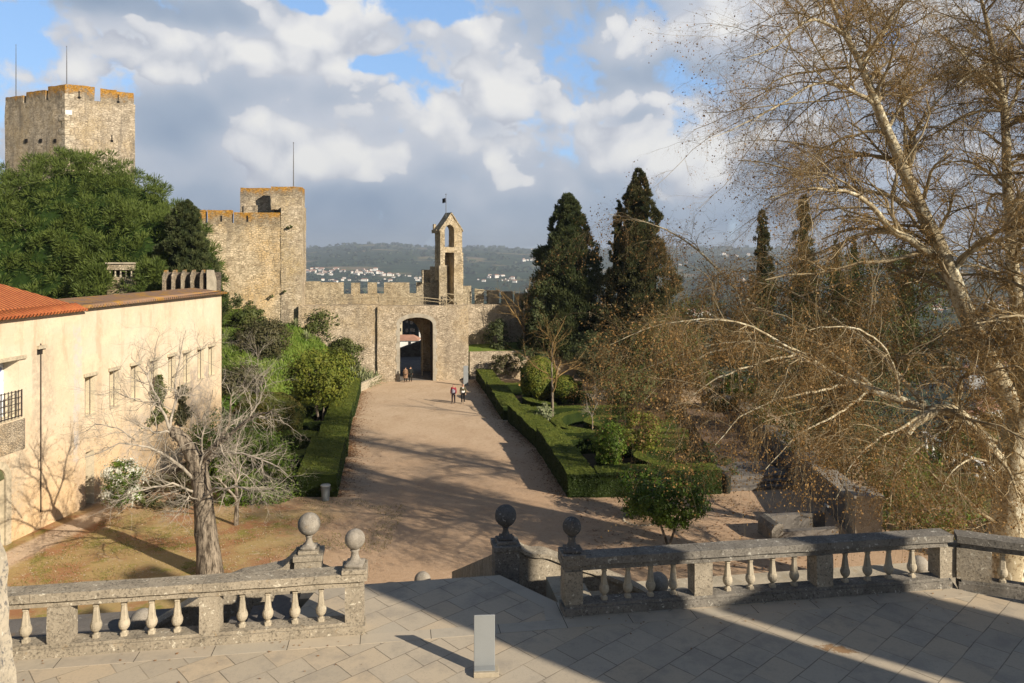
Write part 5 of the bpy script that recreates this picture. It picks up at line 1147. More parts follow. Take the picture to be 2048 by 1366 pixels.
def climber(px, y0, y1, w_, m, label):
    Y = wy(px); n = 1300; root = thing('wall_creeper', label, 'creeper', (wx(Y), Y, zpy(y1, Y)), 'creepers on the ochre wall')
    t = rng.random(n); yy_ = Y + rng.normal(size=n) * w_ * (.3 + .5 * t) * (.6 + .5 * np.sin(t * 11 + px)); zz_ = zpy(y0, Y) + t * (zpy(y1, Y) - zpy(y0, Y)); of = .08 + .3 * rng.random(n) ** 2
    C = np.stack([wx(yy_) + WN.x * of, yy_, zz_], 1); leafpart('leaves', [quads(C, nrm(np.array([1, -.3, .4]) + rnd(n) * .8), .13, .6)], m, root)
    st = [(WP(Y + .1 * k, .04) + Vector((0, 0, zpy(y1, Y) - .6 - (zpy(y1, Y) - zpy(y0, Y) - .6) * k / 5)))[:] for k in range(6)]; MB().tube(st, [.04, .035, .03, .025, .02, .01], 5).build('stem', M_bark, root)
climber(312, 750, 845, .75, M_shrub, 'green creeper climbing the ochre wall between the narrow windows')
climber(358, 772, 850, .9, M_dshrub, 'sparse brownish creeper on the ochre wall nearer its far end')

# --- pine ---
root = thing('pine_tree', 'huge bright green pine with a broad rounded crown in front of the keep', 'tree', (-33, 64, 2))
def pine_lumps(c, r, n, inner=.8):
    C, Nn = ell(c, r, n, inner); k = (Nn[:, 1] < .35) & (C[:, 2] > c[2] - r[2] * .85); return C[k], Nn[k]
EL_ = [((-38.5, 67, 9.0), (10.8, 8.5, 11.9), 2900, .86), ((-31.0, 63.5, 8.0), (6.8, 5.6, 8.4), 1400, .84), ((-28.6, 62, 8.6), (2.5, 2.8, 5.6), 330, .6), ((-29.8, 56.5, 8.95), (3.4, .8, .55), 60, .2), ((-31.6, 57, 10.2), (1.1, .8, 1.2), 50, .2), ((-27.3, 57, 10.0), (1.2, .8, 1.5), 60, .2), ((-45, 61, 9.5), (7, 6, 9.5), 700, .82)]
CL = [pine_lumps(*a) for a in EL_]
C = np.concatenate([a for a, _ in CL]); Nn = np.concatenate([b for _, b in CL])
bump = np.array([mnoise.noise(Vector(p) * .42) for p in C])[:, None]; C = C + Nn * (bump * 1.1 + .1); fine_ = np.array([mnoise.noise(Vector(p) * .62 + Vector((7, 3, 1))) for p in C]); C, Nn = C[fine_ > -.16], Nn[fine_ > -.16]
hole_ = (np.abs((C[:, 0] / C[:, 1] * F + HX) - 240) < 24) & (np.abs(HY - (C[:, 2] - CZ) / C[:, 1] * F - 543) < 18); C, Nn = C[~hole_], Nn[~hole_]
per = 78; i = np.repeat(np.arange(len(C)), per); d = nrm(rnd(len(i)) + Nn[i] * .6 + np.array([0, 0, .25])); rl = (.38 + .42 * rng.random((len(C), 1)))[i]
q = C[i] + d * rl * rng.random((len(i), 1)) ** .5
V1 = blades(q, nrm(d + .35 * rnd(len(i)) + np.array([0, 0, .25])), .30, .065)
leafpart('crown', [V1], M_pine, root)
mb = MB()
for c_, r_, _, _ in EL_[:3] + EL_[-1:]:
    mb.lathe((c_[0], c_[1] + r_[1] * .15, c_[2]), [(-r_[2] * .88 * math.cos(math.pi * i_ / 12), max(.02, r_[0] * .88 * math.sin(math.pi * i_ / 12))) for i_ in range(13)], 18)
mb.build('inner_hull', flat('pine_hull_shade', (.02, .038, .009), .95, .05), root, rough=(1.1, .5))  # dark hull whose colour paints the shade between the needle clumps
brn = []
tr = [resample([(-34, 64, 1, .4), (-34, 64.5, 6, .35), (-35, 65, 11, .3), (-36, 66, 16, .15)], 10)]
for k in range(26):
    e = C[rng.integers(len(C))]; s0 = tr[0][rng.integers(3, 9), :3]; tr.append(resample([tuple(s0) + (.12,), tuple((s0 + e) / 2 + rng.normal(size=3) * .5) + (.08,), tuple(e) + (.03,)], 10))
tubepart('trunk', [tubes(t_[None, :, :3], t_[None, :, 3], 6) for t_ in tr], M_bark, root)

def cypress(px, ytop, ybase, wpx, Y, m, label, n=520, per=80, leaf=.26, ragged=.45, zb=None, group='cypresses', slim=False, seed=0):
    x = ray(px, Y); zt = zpy(ytop, Y); z0 = zb if zb is not None else zpy(ybase, Y); H = zt - z0; Rm = mpx(wpx / 2, Y)
    root = thing('cypress', label, 'tree', (x, Y, z0), group)
    t = rng.random(n) ** 1.1
    prf = (lambda t: np.clip((1 - t), 0, 1) ** .68 * (.84 + .25 * np.clip(t * 3, 0, 1)) + .01) if not slim else (lambda t: np.clip((1 - t) ** .55, 0, 1) * np.clip(.75 + t, 0, 1))
    th = rng.random(n) * 2 * np.pi
    nz = np.array([mnoise.noise(Vector((math.cos(a) * 1.3 + seed * 9, math.sin(a) * 1.3 + b * 9, seed + b * 5))) for a, b in zip(th, t)])
    rad = Rm * prf(t) * (1 + ragged * 1.9 * nz) * (.62 + .38 * rng.random(n) ** .5)
    C = np.stack([x + np.cos(th) * rad, Y + np.sin(th) * rad, z0 + .4 + t * (H - .6)], 1); k = np.sin(th) < .45; C = C[k]; th = th[k]; t = t[k]
    lr = (.24 + .36 * rng.random(len(C)))[:, None] * (Rm / 3.4 if not slim else Rm / 1.3) * (1.15 - .98 * t[:, None])
    i = np.repeat(np.arange(len(C)), per); out = np.stack([np.cos(th), np.sin(th), np.zeros(len(th))], 1)[i]
    d = rnd(len(i)); q = C[i] + d * lr[i] * rng.random((len(i), 1)) ** .4 * np.array([1, 1, 1.2]) + (out * .5 + np.array([0, 0, .35])) * lr[i] * rng.random((len(i), 1))
    leafpart('crown', [blades(q, nrm(d * .5 + out * .5 + np.array([0, 0, .7]) + .4 * rnd(len(i))), leaf, leaf * .42)], m, root)
    ts = np.linspace(0, .93, 9); MB().lathe((x, Y, z0), [(.3 + H * a, max(.03, Rm * float(prf(np.array(a))) * .62)) for a in ts], 12).build('inner_hull', flat('cypress_hull_shade', (.016, .022, .009), .95, .05), root, rough=(max(.4, Rm * .25), Rm * .13))  # hull colour paints the shade deep inside the crown
    MB().tube([(x, Y, z0 - .3), (x, Y, z0 + H * .5), (x, Y, zt - .3)], [Rm * .12, Rm * .07, .03], 8).build('trunk', M_bark, root); return root
cypress(1135, 386, 712, 176, 83, M_cyp, 'tall dark ragged cypress right of the gate, with a single sharp tip', n=1500, per=70, zb=gz(83) + 2, seed=1)
cypress(1277, 338, 720, 165, 80, M_cypb, 'taller brown-green cypress, right of the single-tipped one', n=1400, per=70, zb=gz(80), seed=2)
cypress(1238, 400, 560, 50, 80.5, M_cyp, 'secondary leader of a cypress left of the tallest one', n=120, per=70, zb=zpy(600, 70), seed=5)
cypress(372, 398, 600, 135, 60, M_cyp, 'dark cypress between the pine and the curtain tower', n=600, per=75, leaf=.22, zb=zpy(645, 60), seed=3)
cypress(420, 520, 640, 60, 67, M_cyp, 'low dark cypress bough against the tower wall, behind the roof end', n=90, per=60, leaf=.22, zb=zpy(680, 67), seed=4)
for k, (px, yt, w_, Y, lb_) in enumerate(((1524, 418, 62, 78, 'slender column cypress behind the plane twigs, left of the darker pair'), (1607, 384, 62, 80, 'tallest slender cypress, in the middle behind the plane tree'), (1672, 480, 42, 84, 'short slim cypress close right of the tallest slender one'), (1708, 474, 26, 86, 'very thin cypress farthest right of the slender row'), (1812, 500, 46, 82, 'ivy-dark slim cypress just left of the leaning plane trunk'))):
    cypress(px, yt, 700, w_, Y, M_cyp if k != 0 else M_cypb, lb_, n=330, per=60, leaf=.2, ragged=.12, zb=-2, slim=True, seed=10 + k, group='slender cypresses')
leafy('dark_bush', at(995, 672, 82), (1.35, 1.2, 1.9), M_cyp, 'dark upright bush on the raised lawn against the wall', cat='bush', lumps=50, per=60, leaf=.2, lump=.4)
leafy('dark_bush', at(1075, 640, 80), (1.2, 1.2, 2.2), M_cyp, 'dark pointed bush left of the single-tipped cypress', cat='bush', lumps=50, per=60, leaf=.2, lump=.4)
leafy('dull_bush', at(1008, 728, 78.2), (1.5, 1.0, 1.1), M_dshrub, 'dull leafless-looking bush against the low wall right of the gate', cat='bush', lumps=50, per=50, leaf=.16)
leafy('dull_bush', at(1062, 722, 77.5), (1.9, 1.2, 1.5), M_cyp, 'dark bush hiding the low wall below the first cypress', cat='bush', lumps=60, per=50, leaf=.18)
# --- bank shrubs ---
BK_ = [((530, 0), 66, (2.5, 1.8, 1.6), M_dshrub, 'broad dull-leaved shrub on the bank below the curtain tower'), ((455, 0), 75, (2.0, 2, 1.1), M_bright, 'bright green mound of leaves at the foot of the curtain tower'),
       ((475, 0), 60, (2.0, 1.8, 1.7), M_dshrub, 'brownish shrub at the left of the bank, beside the building end'), ((640, 0), 78, (2.3, 1.8, 1.9), M_shrub, 'tall olive shrub at the top of the bank near the gate'),
       ((690, 0), 77, (1.6, 1.4, 1.5), M_shrub, 'olive shrub halfway down the bank by the agaves'), ((600, 0), 81, (1.8, 1.4, 1.2), M_dshrub, 'dull shrub against the foot of the corner turret'),
       ((505, 0), 57.5, (1.4, 1.2, 1.4), M_yel, 'yellow-green shrub behind the round clipped bush'), ((575, 0), 60, (1.5, 1.2, .8), M_cyp, 'dark low shrub at the foot of the bank'),
       ((455, 0), 54, (1.6, 1.4, 1.6), M_orange, 'dark green shrub in the left hedges beside the building'), ((495, 0), 70, (1.6, 1.3, 1.2), M_shrub, 'small olive shrub high on the left of the bank')]
for (pp, Y, r, m, lb_) in BK_:
    X0 = ray(pp[0], Y); leafy('shrub', (X0, Y, bankz(X0, Y) + r[2] * .7), r, m, lb_, cat='bush', lumps=int(60 * r[0]), per=60, leaf=.19, lump=.36)
for px, py, r_ in ((543, 593, .22), (501, 605, .3), (570, 583, .2), (460, 615, .4), (579, 452, .35), (441, 523, .45), (520, 640, .4), (425, 600, .3)):
    leafy('wall_plant', at(px, py, 77.0 - (605 - px) * .0075), (r_ * (1.6 if px == 441 else 1), .2, r_ * .7), M_shrub, 'small tuft of leaves rooted in the joints of the big curtain tower', cat='plant', lumps=8, per=24, leaf=.12, lump=.5, group='plants rooted in the tower wall')
# agaves: one built, the rest copied
def agave(loc, label, s_=1.0):
    root = thing('agave', label, 'agave', loc, 'agaves on the bank left of the gate'); mb = MB()
    for k in range(34):
        t = k * 2.4; el_ = .25 + 1.15 * (k / 34); L_ = (1.25 + .35 * random.random()) * s_; w_ = .085 * s_
        d = Vector((math.cos(t) * math.cos(el_), math.sin(t) * math.cos(el_), math.sin(el_))); sd_ = Vector((-math.sin(t), math.cos(t), 0)); pts = []
        for j in range(6):
            f = j / 5; c_ = Vector(loc) + d * (L_ * f) + Vector((0, 0, -.42 * L_ * f * f * f * (1.2 - el_ * .6))); ww = w_ * (1 - f ** 2.2) * (.8 + .6 * f); pts += [c_ - sd_ * ww, c_ + Vector((0, 0, -ww * .5)), c_ + sd_ * ww]
        mb.add(pts, [(3 * j + a_, 3 * j + a_ + 1, 3 * j + a_ + 4, 3 * j + a_ + 3) for j in range(5) for a_ in (0, 1)])
    mb.build('leaves', M_agave, root, smooth=True); return root
AG = [(742, 752, 75.5, 1.15), (722, 742, 74.5, 1.1), (752, 730, 77, 1.0), (728, 714, 76.5, 1.05), (705, 722, 75, 1.0), (742, 706, 77.4, .9), (700, 668, 78.4, .95), (716, 688, 77.5, 1.0), (612, 690, 74, .85), (636, 655, 79, .8), (672, 652, 79.2, .8), (590, 668, 76, .75), (557, 735, 66, .7), (735, 768, 74, .8)]
ag0 = None
for k, (px, py, Y, s_) in enumerate(AG):
    x = ray(px, Y); z = bankz(x, Y) + .12; lb_ = 'spiky cream-edged agave on the grass bank left of the gate'
    if ag0 is None: ag0 = agave(Vector((x, Y, z)), lb_)
    else: dup(ag0, (x, Y, z), k * 1.3, lb_, s_)
# grass tufts on the bank (nobody could count them)
n = 34000; X = rng.uniform(-32, -14.2, n); Yg = rng.uniform(57, 87, n); Zg = bank_h(X, Yg); k = Zg > gz(Yg) - .1; X, Yg, Zg = X[k], Yg[k], Zg[k]
V, Q = blades(np.stack([X, Yg, Zg], 1), nrm(np.array([0, -.2, 1]) + .5 * rnd(len(X))), .30, .09); stuff(npmesh('bank_grass_tufts', V, Q, leafmat('grass_blade', (.11, .19, .025), (.18, .25, .04), (.26, .27, .09), .5, .3)))
HAZE = 0.00013
# ================================================================ HEDGES
def hedge(poly, h, label, zb=None, m=M_hbox, dens=170, group='clipped box hedges'):
    """flat-topped clipped hedge over a ground polygon; small leaves stand out of the faces"""
    cx = sum(p[0] for p in poly) / len(poly); cy = sum(p[1] for p in poly) / len(poly); zb = gz(cy) if zb is None else zb
    root = thing('box_hedge', label, 'hedge', (cx, cy, zb), group); zt = zb + h
    n_ = len(poly) // 2
    if len(poly) > 5:
        mb = MB(); q_ = [tuple(p) for p in poly]
        for i in range(n_ - 1):
            a_, b_, c_, d_ = q_[i], q_[i + 1], q_[-2 - i], q_[-1 - i]
            mb.add([(*a_, zb - .4), (*b_, zb - .4), (*c_, zb - .4), (*d_, zb - .4), (*a_, zt), (*b_, zt), (*c_, zt), (*d_, zt)], [(4, 7, 6, 5), (0, 4, 5, 1), (3, 2, 6, 7)] + ([(0, 3, 7, 4)] if i == 0 else []) + ([(1, 5, 6, 2)] if i == n_ - 2 else []))
    else: mb = MB().prism([tuple(p) for p in poly], zb - .4, zt)
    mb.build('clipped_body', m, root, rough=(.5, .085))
    # leaves
    P_ = np.array(poly, float); n = len(P_); ar = 0; C = []; Nn = []
    for i in range(n):
        a, b = P_[i], P_[(i + 1) % n]; L_ = np.linalg.norm(b - a); k = int(L_ * h * dens); t = rng.random(k)[:, None]
        e = (b - a) / max(L_, 1e-6); nn = np.array([e[1], -e[0]]); ctr = np.array([cx, cy])
        if np.dot((a + b) / 2 - ctr, nn) < 0 and n < 5: nn = -nn
        q = a + (b - a) * t + nn * .02; C.append(np.c_[q, zb + rng.random(k) * h]); Nn.append(np.tile(np.r_[nn, .3], (k, 1)))
    from mathutils.geometry import tessellate_polygon
    tris = tessellate_polygon([[Vector((p[0], p[1], 0)) for p in P_]]) if n < 6 else [t_ for i in range(n // 2 - 1) for t_ in ((i, i + 1, n - 2 - i), (i, n - 2 - i, n - 1 - i))]
    for tri in tris:
        a, b, c = P_[list(tri)]; A_ = abs(np.cross(b - a, c - a)) / 2; k = int(A_ * dens); r1, r2 = rng.random((2, k)); m_ = r1 + r2 > 1; r1[m_] = 1 - r1[m_]; r2[m_] = 1 - r2[m_]
        q = a + (b - a) * r1[:, None] + (c - a) * r2[:, None]; C.append(np.c_[q, np.full(k, zt + .01) + rng.random(k) * .05]); Nn.append(np.tile([0, 0, 1.0], (k, 1)))
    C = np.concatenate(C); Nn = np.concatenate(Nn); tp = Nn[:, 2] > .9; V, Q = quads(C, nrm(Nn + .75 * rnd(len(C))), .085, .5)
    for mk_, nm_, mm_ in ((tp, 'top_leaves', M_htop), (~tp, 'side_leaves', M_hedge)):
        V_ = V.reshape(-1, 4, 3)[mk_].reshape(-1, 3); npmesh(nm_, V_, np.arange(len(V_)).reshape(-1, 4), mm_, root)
    return root
def strip(pts, w_, closed=False):
    pts = [Vector((p[0], p[1])) for p in pts]; L_, R = [], []
    for i, p in enumerate(pts):
        t = (pts[min(i + 1, len(pts) - 1)] - pts[max(i - 1, 0)]).normalized(); nn = Vector((-t.y, t.x)); L_.append(p + nn * w_ / 2); R.append(p - nn * w_ / 2)
    return [tuple(a) for a in L_ + R[::-1]]
def g2(px, py): q = G(px, py); return (q.x, q.y)
def top2(px, py, h):         # ground point below a hedge-top pixel
    Y = (11.07 - h) * F / (py - 550.0); return (ray(px, Y), Y)
H = 1.15
# left border, four blocks stepping away
LB = [(37.4, 45.2, -8.73, -10.05, 2.0, 1.2), (45.5, 50.2, -10.0, -10.95, 1.8, 1.15), (50.5, 58.2, -11.05, -12.35, 1.75, 1.1), (58.5, 71.5, -12.3, -14.4, 1.7, 1.05)]
for k, (y0, y1, x0, x1, w_, h) in enumerate(LB):
    hedge([(x0, y0), (x1, y1), (x1 - w_, y1), (x0 - w_, y0)], h, ['nearest block of the left border hedge, with a bin in its notch', 'second block of the left border hedge', 'third block of the left border hedge, beside the citrus tree', 'farthest block of the left border hedge, toward the gate'][k])
    if k: hedge([(x0 - .05, y0 - .22), (x0 - .05, y0 - .02), (x0 - w_ - .7, y0 - .02), (x0 - w_ - .7, y0 - .22)], h + .12, 'thin cross hedge between blocks %s of the left border' % ['', 'one and two', 'two and three', 'three and four'][k])
RB = [(37.3, 47.6, 2.78, 1.55, 1.45, 1.3), (48.0, 56.6, 1.52, -.30, 1.6, 1.15), (57.2, 69.2, -.72, -2.35, 1.6, 1.1), (69.8, 78.6, -2.45, -3.75, 1.6, 1.1)]
for k, (y0, y1, x0, x1, w_, h) in enumerate(RB):
    hedge([(x0, y0), (x0 + w_, y0), (x1 + w_, y1), (x1, y1)], h, ['nearest block of the right border hedge', 'second block of the right border hedge', 'third block of the right border hedge', 'farthest block of the right border hedge, by the grey panel'][k])
hedge([(4.26, 37.3), (10.6, 37.9), (10.5, 39.1), (4.2, 38.6)], 1.25, 'front cross hedge of the right garden, in shade')
# inner pattern hedges, right
def curve(cx, cy, r, a0, a1, n=14, sx=1.0): return [(cx + r * sx * math.cos(R_(a0 + (a1 - a0) * i / n)), cy + r * math.sin(R_(a0 + (a1 - a0) * i / n))) for i in range(n + 1)]
inner = [(strip(curve(8.4, 42.9, 3.2, 95, 265), .75), .8, 'outer curved hedge behind the bright orange tree'),
         (strip(curve(8.8, 42.9, 1.5, 60, 300), .7), .75, 'small inner ring hedge behind the bright orange tree'),
         (strip([(3.4, 46.6), (6.2, 47.2), (11.0, 47.0)], .9), .95, 'cross hedge between the two right-hand parterres'),
         (strip([(3.0, 48.9), (5.5, 48.7), (8.0, 49.0), (11.5, 49.2)], .8), .9, 'second cross hedge between the two right-hand parterres'),
         (strip(curve(6.4, 53.0, 3.3, 100, 250), .75), .8, 'outer curved hedge round the bare tree'),
         (strip(curve(6.9, 53.2, 1.5, 60, 300), .7), .75, 'small inner ring hedge right of the bare tree'),
         (strip([(9.6, 50.4), (11.4, 53.0), (11.8, 56.0)], .8), .9, 'hedge along the right side of the second parterre'),
         (strip([(1.0, 57.0), (4.5, 57.6), (9.0, 57.8)], .9), .95, 'cross hedge beyond the clipped ball'),
         (strip(curve(4.6, 63.2, 3.4, 110, 250), .75), .85, 'curved hedge of the farthest parterre on the right'),
         (strip([(-.6, 69.4), (3.0, 69.9), (6.5, 70.4)], 1.0), 1.0, 'farthest cross hedge on the right'),
         (strip([(2.2, 65.4), (4.0, 64.6), (7, 65.0)], .9), .95, 'short far hedge on the right near the cypresses')]
for poly, h, lb_ in inner: hedge(poly, h, lb_, dens=110)
innl = [(strip([(-10.9, 42.8), (-12.8, 41.2), (-15.5, 40.6), (-17.5, 41.3)], 1.3), 1.1, 'slanting inner hedge left of the nearest border block'),
        (strip(curve(-13.6, 45.6, 2.2, 190, -10), 1.2), 1.0, 'curved inner hedge in the left garden'),
        (strip(curve(-14.2, 49.6, 2.0, 260, 80), 1.1), 1.0, 'round inner hedge behind the clipped bush on the left'),
        (strip([(-14.2, 58.2), (-17, 57.6), (-20, 57.8)], 1.4), 1.05, 'cross hedge behind the citrus tree on the left'),
        (strip([(-14.6, 63.0), (-17.0, 62.0), (-19.0, 62.4)], 1.3), 1.05, 'slanting hedge at the foot of the bank'),
        (strip([(-17.2, 52.6), (-19, 55), (-19.5, 58)], 1.3), 1.05, 'hedge running back beside the long building')]
for poly, h, lb_ in innl: hedge(poly, h, lb_, dens=110)
hedge([(-10.75, 37.7), (-13.6, 37.3), (-13.5, 38.5), (-10.7, 38.9)], .95, 'low front hedge left of the nearest border block')
M_bed = flat('bed_earth', (.12, .085, .05), .97, .05, .45, 3.0)
gzs = lambda x, y: gz(y) + .012
struct(MB().prism([(4.0, 38.4), (10.9, 39.0), (11.3, 41.4), (13.9, 62), (18, 79), (-1.6, 78.4), (-.2, 69), (1.6, 57), (3.0, 48)], lambda x, y: gz(y) - .1, gzs).build('garden_bed', M_bed))
struct(MB().prism([(-10.6, 38.2), (-19.8, 38.2), (-18.4, 56), (-14.6, 66), (-13.8, 66), (-12.6, 51), (-11.6, 45)], lambda x, y: gz(y) - .1, gzs).build('garden_bed', M_bed))
# ================================================================ RIGHT GARDEN
# path kerb, steps, low wall with pier, trough
p0, p1 = Vector((14.5, 32.6, 0)), Vector((17.7, 62.0, 0)); uw = (p1 - p0).normalized(); vw = Vector((-uw.y, uw.x, 0)); Lw = (p1 - p0).length
root = thing('garden_wall', 'long low garden wall with broad grey coping running back beside the path', 'wall', (p0.x, p0.y, gz(33)))
def slw(a0, a1, b0, b1, h0, h1, hb0, hb1):
    q = MB()
    for i in range(8):
        s0, s1 = a0 + (a1 - a0) * i / 8, a0 + (a1 - a0) * (i + 1) / 8; zz0, zz1 = gz(p0.y + s0), gz(p0.y + s1); f0, f1 = i / 8, (i + 1) / 8; t0 = h0 + (h1 - h0) * f0; t1 = h0 + (h1 - h0) * f1
        q.face_ext(p0, uw, vw, [(s0, zz0 + hb0), (s1, zz1 + hb0), (s1, zz1 + t1), (s0, zz0 + t0)], b0, b1)
    return q
slw(0, 16, -.5, 0, 1.45, 1.25, -.5, 0).build('wall', M_land, root, rough=(.5, .03)); 
slw(16, Lw, -.5, 0, 1.05, .95, -.5, 0).build('wall', M_land, root, rough=(.5, .03))
q = slw(0, 16, -.95, .06, 1.56, 1.36, 1.40, 0); 
MBc = MB()
for (a0, a1, h0, h1) in ((0, 16, 1.46, 1.26), (16.05, Lw, 1.06, .96)):
    for i in range(10):
        s0, s1 = a0 + (a1 - a0) * i / 10, a0 + (a1 - a0) * (i + 1) / 10 - .015; t0, t1 = h0 + (h1 - h0) * i / 10, h0 + (h1 - h0) * (i + 1) / 10; z0, z1 = gz(p0.y + s0), gz(p0.y + s1)
        MBc.face_ext(p0, uw, vw, [(s0, z0 + t0), (s1, z1 + t1), (s1, z1 + t1 + .12), (s0, z0 + t0 + .12)], -.95, .06)
MBc.build('coping', M_ball, root, rough=(.5, .015))
pz = gz(31); MB().obox(p0, uw, vw, -1.3, .0, -1.05, .02, pz - .3, pz + 1.75).build('end_pier', M_bal, root, rough=(.3, .02))
MB().obox(p0, uw, vw, -1.36, .06, -1.12, .09, pz + 1.752, pz + 1.86).build('pier_cap', M_ball, root, rough=(.3, .012))
o = Vector((10.75, 31.0, 0)); root = thing('stone_trough', 'low stone trough with a rounded end at the foot of the garden wall', 'trough', (o.x + 1.6, o.y, pz))
MB().obox(o, U, Vv, .5, 3.0, .0, .30, pz - .2, pz + .42).obox(o, U, Vv, .5, 3.0, 1.0, 1.25, pz - .2, pz + .75).obox(o, U, Vv, .5, 3.0, .30, 1.0, pz - .2, pz + .15).build('basin', M_land, root, rough=(.25, .02))
MB().face_ext(o, U, Vv, [(0, pz - .2), (.49, pz - .2), (.49, pz + .75), (.3, pz + .78), (.12, pz + .70), (0, pz + .5)], .0, 1.25).build('rounded_end', M_bal_shade, root, rough=(.2, .02))
MB().tube([(o.x + 2.7, o.y + 1.4, pz + .8), (o.x + 2.7, o.y + 1.2, pz + 1.2), (o.x + 2.7, o.y + .9, pz + 1.2)], .05, 8).build('spout', M_metal, root)
mb = MB(); o = Vector((11.1, 38.3, 0))
for k in range(3): mb.obox(o, U, Vv, .0, 3.7, k * .42, 3.5, gz(38) - .3, gz(38) + .16 * (k + 1))
struct(mb.build('garden_steps', M_land, rough=(.5, .012)))
struct(MB().prism([(11.4, 41.5), (14.9, 42.0), (17.2, 61.8), (14.0, 62)], -2, lambda x, y: gz(38) + .475 - (y - 41) * .027).build('garden_path', flat('path_earth', (.19, .13, .09), .95, .1, .35, 2.2)))
root = thing('dark_bin', 'small dark green bin beside the garden steps', 'bin', (10.9, 38.2, gz(38)))
MB().lathe((10.9, 38.1, gz(38)), [(0, .17), (.05, .2), (.85, .23), (.88, .25), (.95, .24)], 14).build('body', flat('dark_green_plastic', (.02, .03, .025), .5, .4), root, smooth=True)
MB().lathe((10.9, 38.1, gz(38) + .952), [(0, .25), (.05, .24), (.09, .1)], 14).build('lid', M_iron, root)
# grey bin by the left hedge
c = G(651, 1001); root = thing('litter_bin', 'grey litter bin standing in a notch of the left hedge', 'litter bin', c)
MB().lathe(c, [(0, .17), (.03, .18), (.70, .225), (.72, .24), (.76, .24), (.765, .2), (.6, .19)], 20).build('body', M_bin, root, smooth=False)
MB().lathe((c.x, c.y, c.z + .70), [(0, .225), (.02, .245), (.06, .245), (.08, .225)], 20).build('rim', M_metal, root, smooth=True)
for sgn in (-1, 1): MB().box(c.x + sgn * .25 - .02, c.x + sgn * .25 + .02, c.y - .05, c.y + .05, c.z + .5, c.z + .62).build('handle', M_iron, root)
# tall grey information slab by the gate
c = G(931.5, 771); root = thing('information_slab', 'tall blank grey panel standing at the corner of the gate tower', 'information panel', c)
MB().obox(c, Vector((.985, .17, 0)), Vector((-.17, .985, 0)), -.24, .24, -.03, .04, c.z + .10, c.z + 1.98).build('metal_sheet', M_metal, root, bevel=.01)
MB().obox(c, Vector((.985, .17, 0)), Vector((-.17, .985, 0)), -.28, .28, -.2, .2, c.z - .05, c.z + .099).build('foot', M_newb, root, bevel=.01)
c = Vector((ray(1407, 60), 60, gz(60))); root = thing('garden_statue', 'pale blue-grey weathered post on a plinth at the far end of the garden path', 'garden post', c)
MB().lathe(c, [(0, .3, 1), (.3, .3, 1), (.32, .2, 1), (1.1, .17, .8), (1.15, .22, 1), (1.3, .22, 1)], 12).build('plinth', M_ball, root); MB().lathe((c.x, c.y, c.z + 1.3), [(0, .15), (.25, .2), (.5, .12), (.6, .14), (.75, .04)], 12).build('urn', M_metal, root, smooth=True)
# white balustrade of the lower garden stairs
a, b = P(1852, 905, 47), P(1985, 985, 40.5); root = thing('white_balustrade', 'white balustrade sloping down through the lower garden, behind the plane trunk', 'balustrade', a)
ab = (b - a); n = 9
for k in range(n + 1):
    q = a.lerp(b, k / n); MB().lathe(q, [(0, .12, 1), (.1, .12, 1), (.14, .07, 0), (.35, .13, 0), (.6, .07, 0), (.95, .07, 0), (1.02, .12, 1), (1.1, .12, 1)], 10).build('baluster', M_white, root)
uh = Vector((ab.x, ab.y, 0)).normalized(); Lh = Vector((ab.x, ab.y, 0)).length
MB().face_ext(a, uh, Vector((-uh.y, uh.x, 0)), [(-.3, a.z + 1.09), (Lh + .3, b.z + 1.09), (Lh + .3, b.z + 1.25), (-.3, a.z + 1.25)], -.16, .16).build('top_rail', M_white, root)
MB().face_ext(a, uh, Vector((-uh.y, uh.x, 0)), [(-.3, a.z - .8), (Lh + .3, b.z - .8), (Lh + .3, b.z + .01), (-.3, a.z + .01)], -.18, .18).build('base_wall', M_land, root)
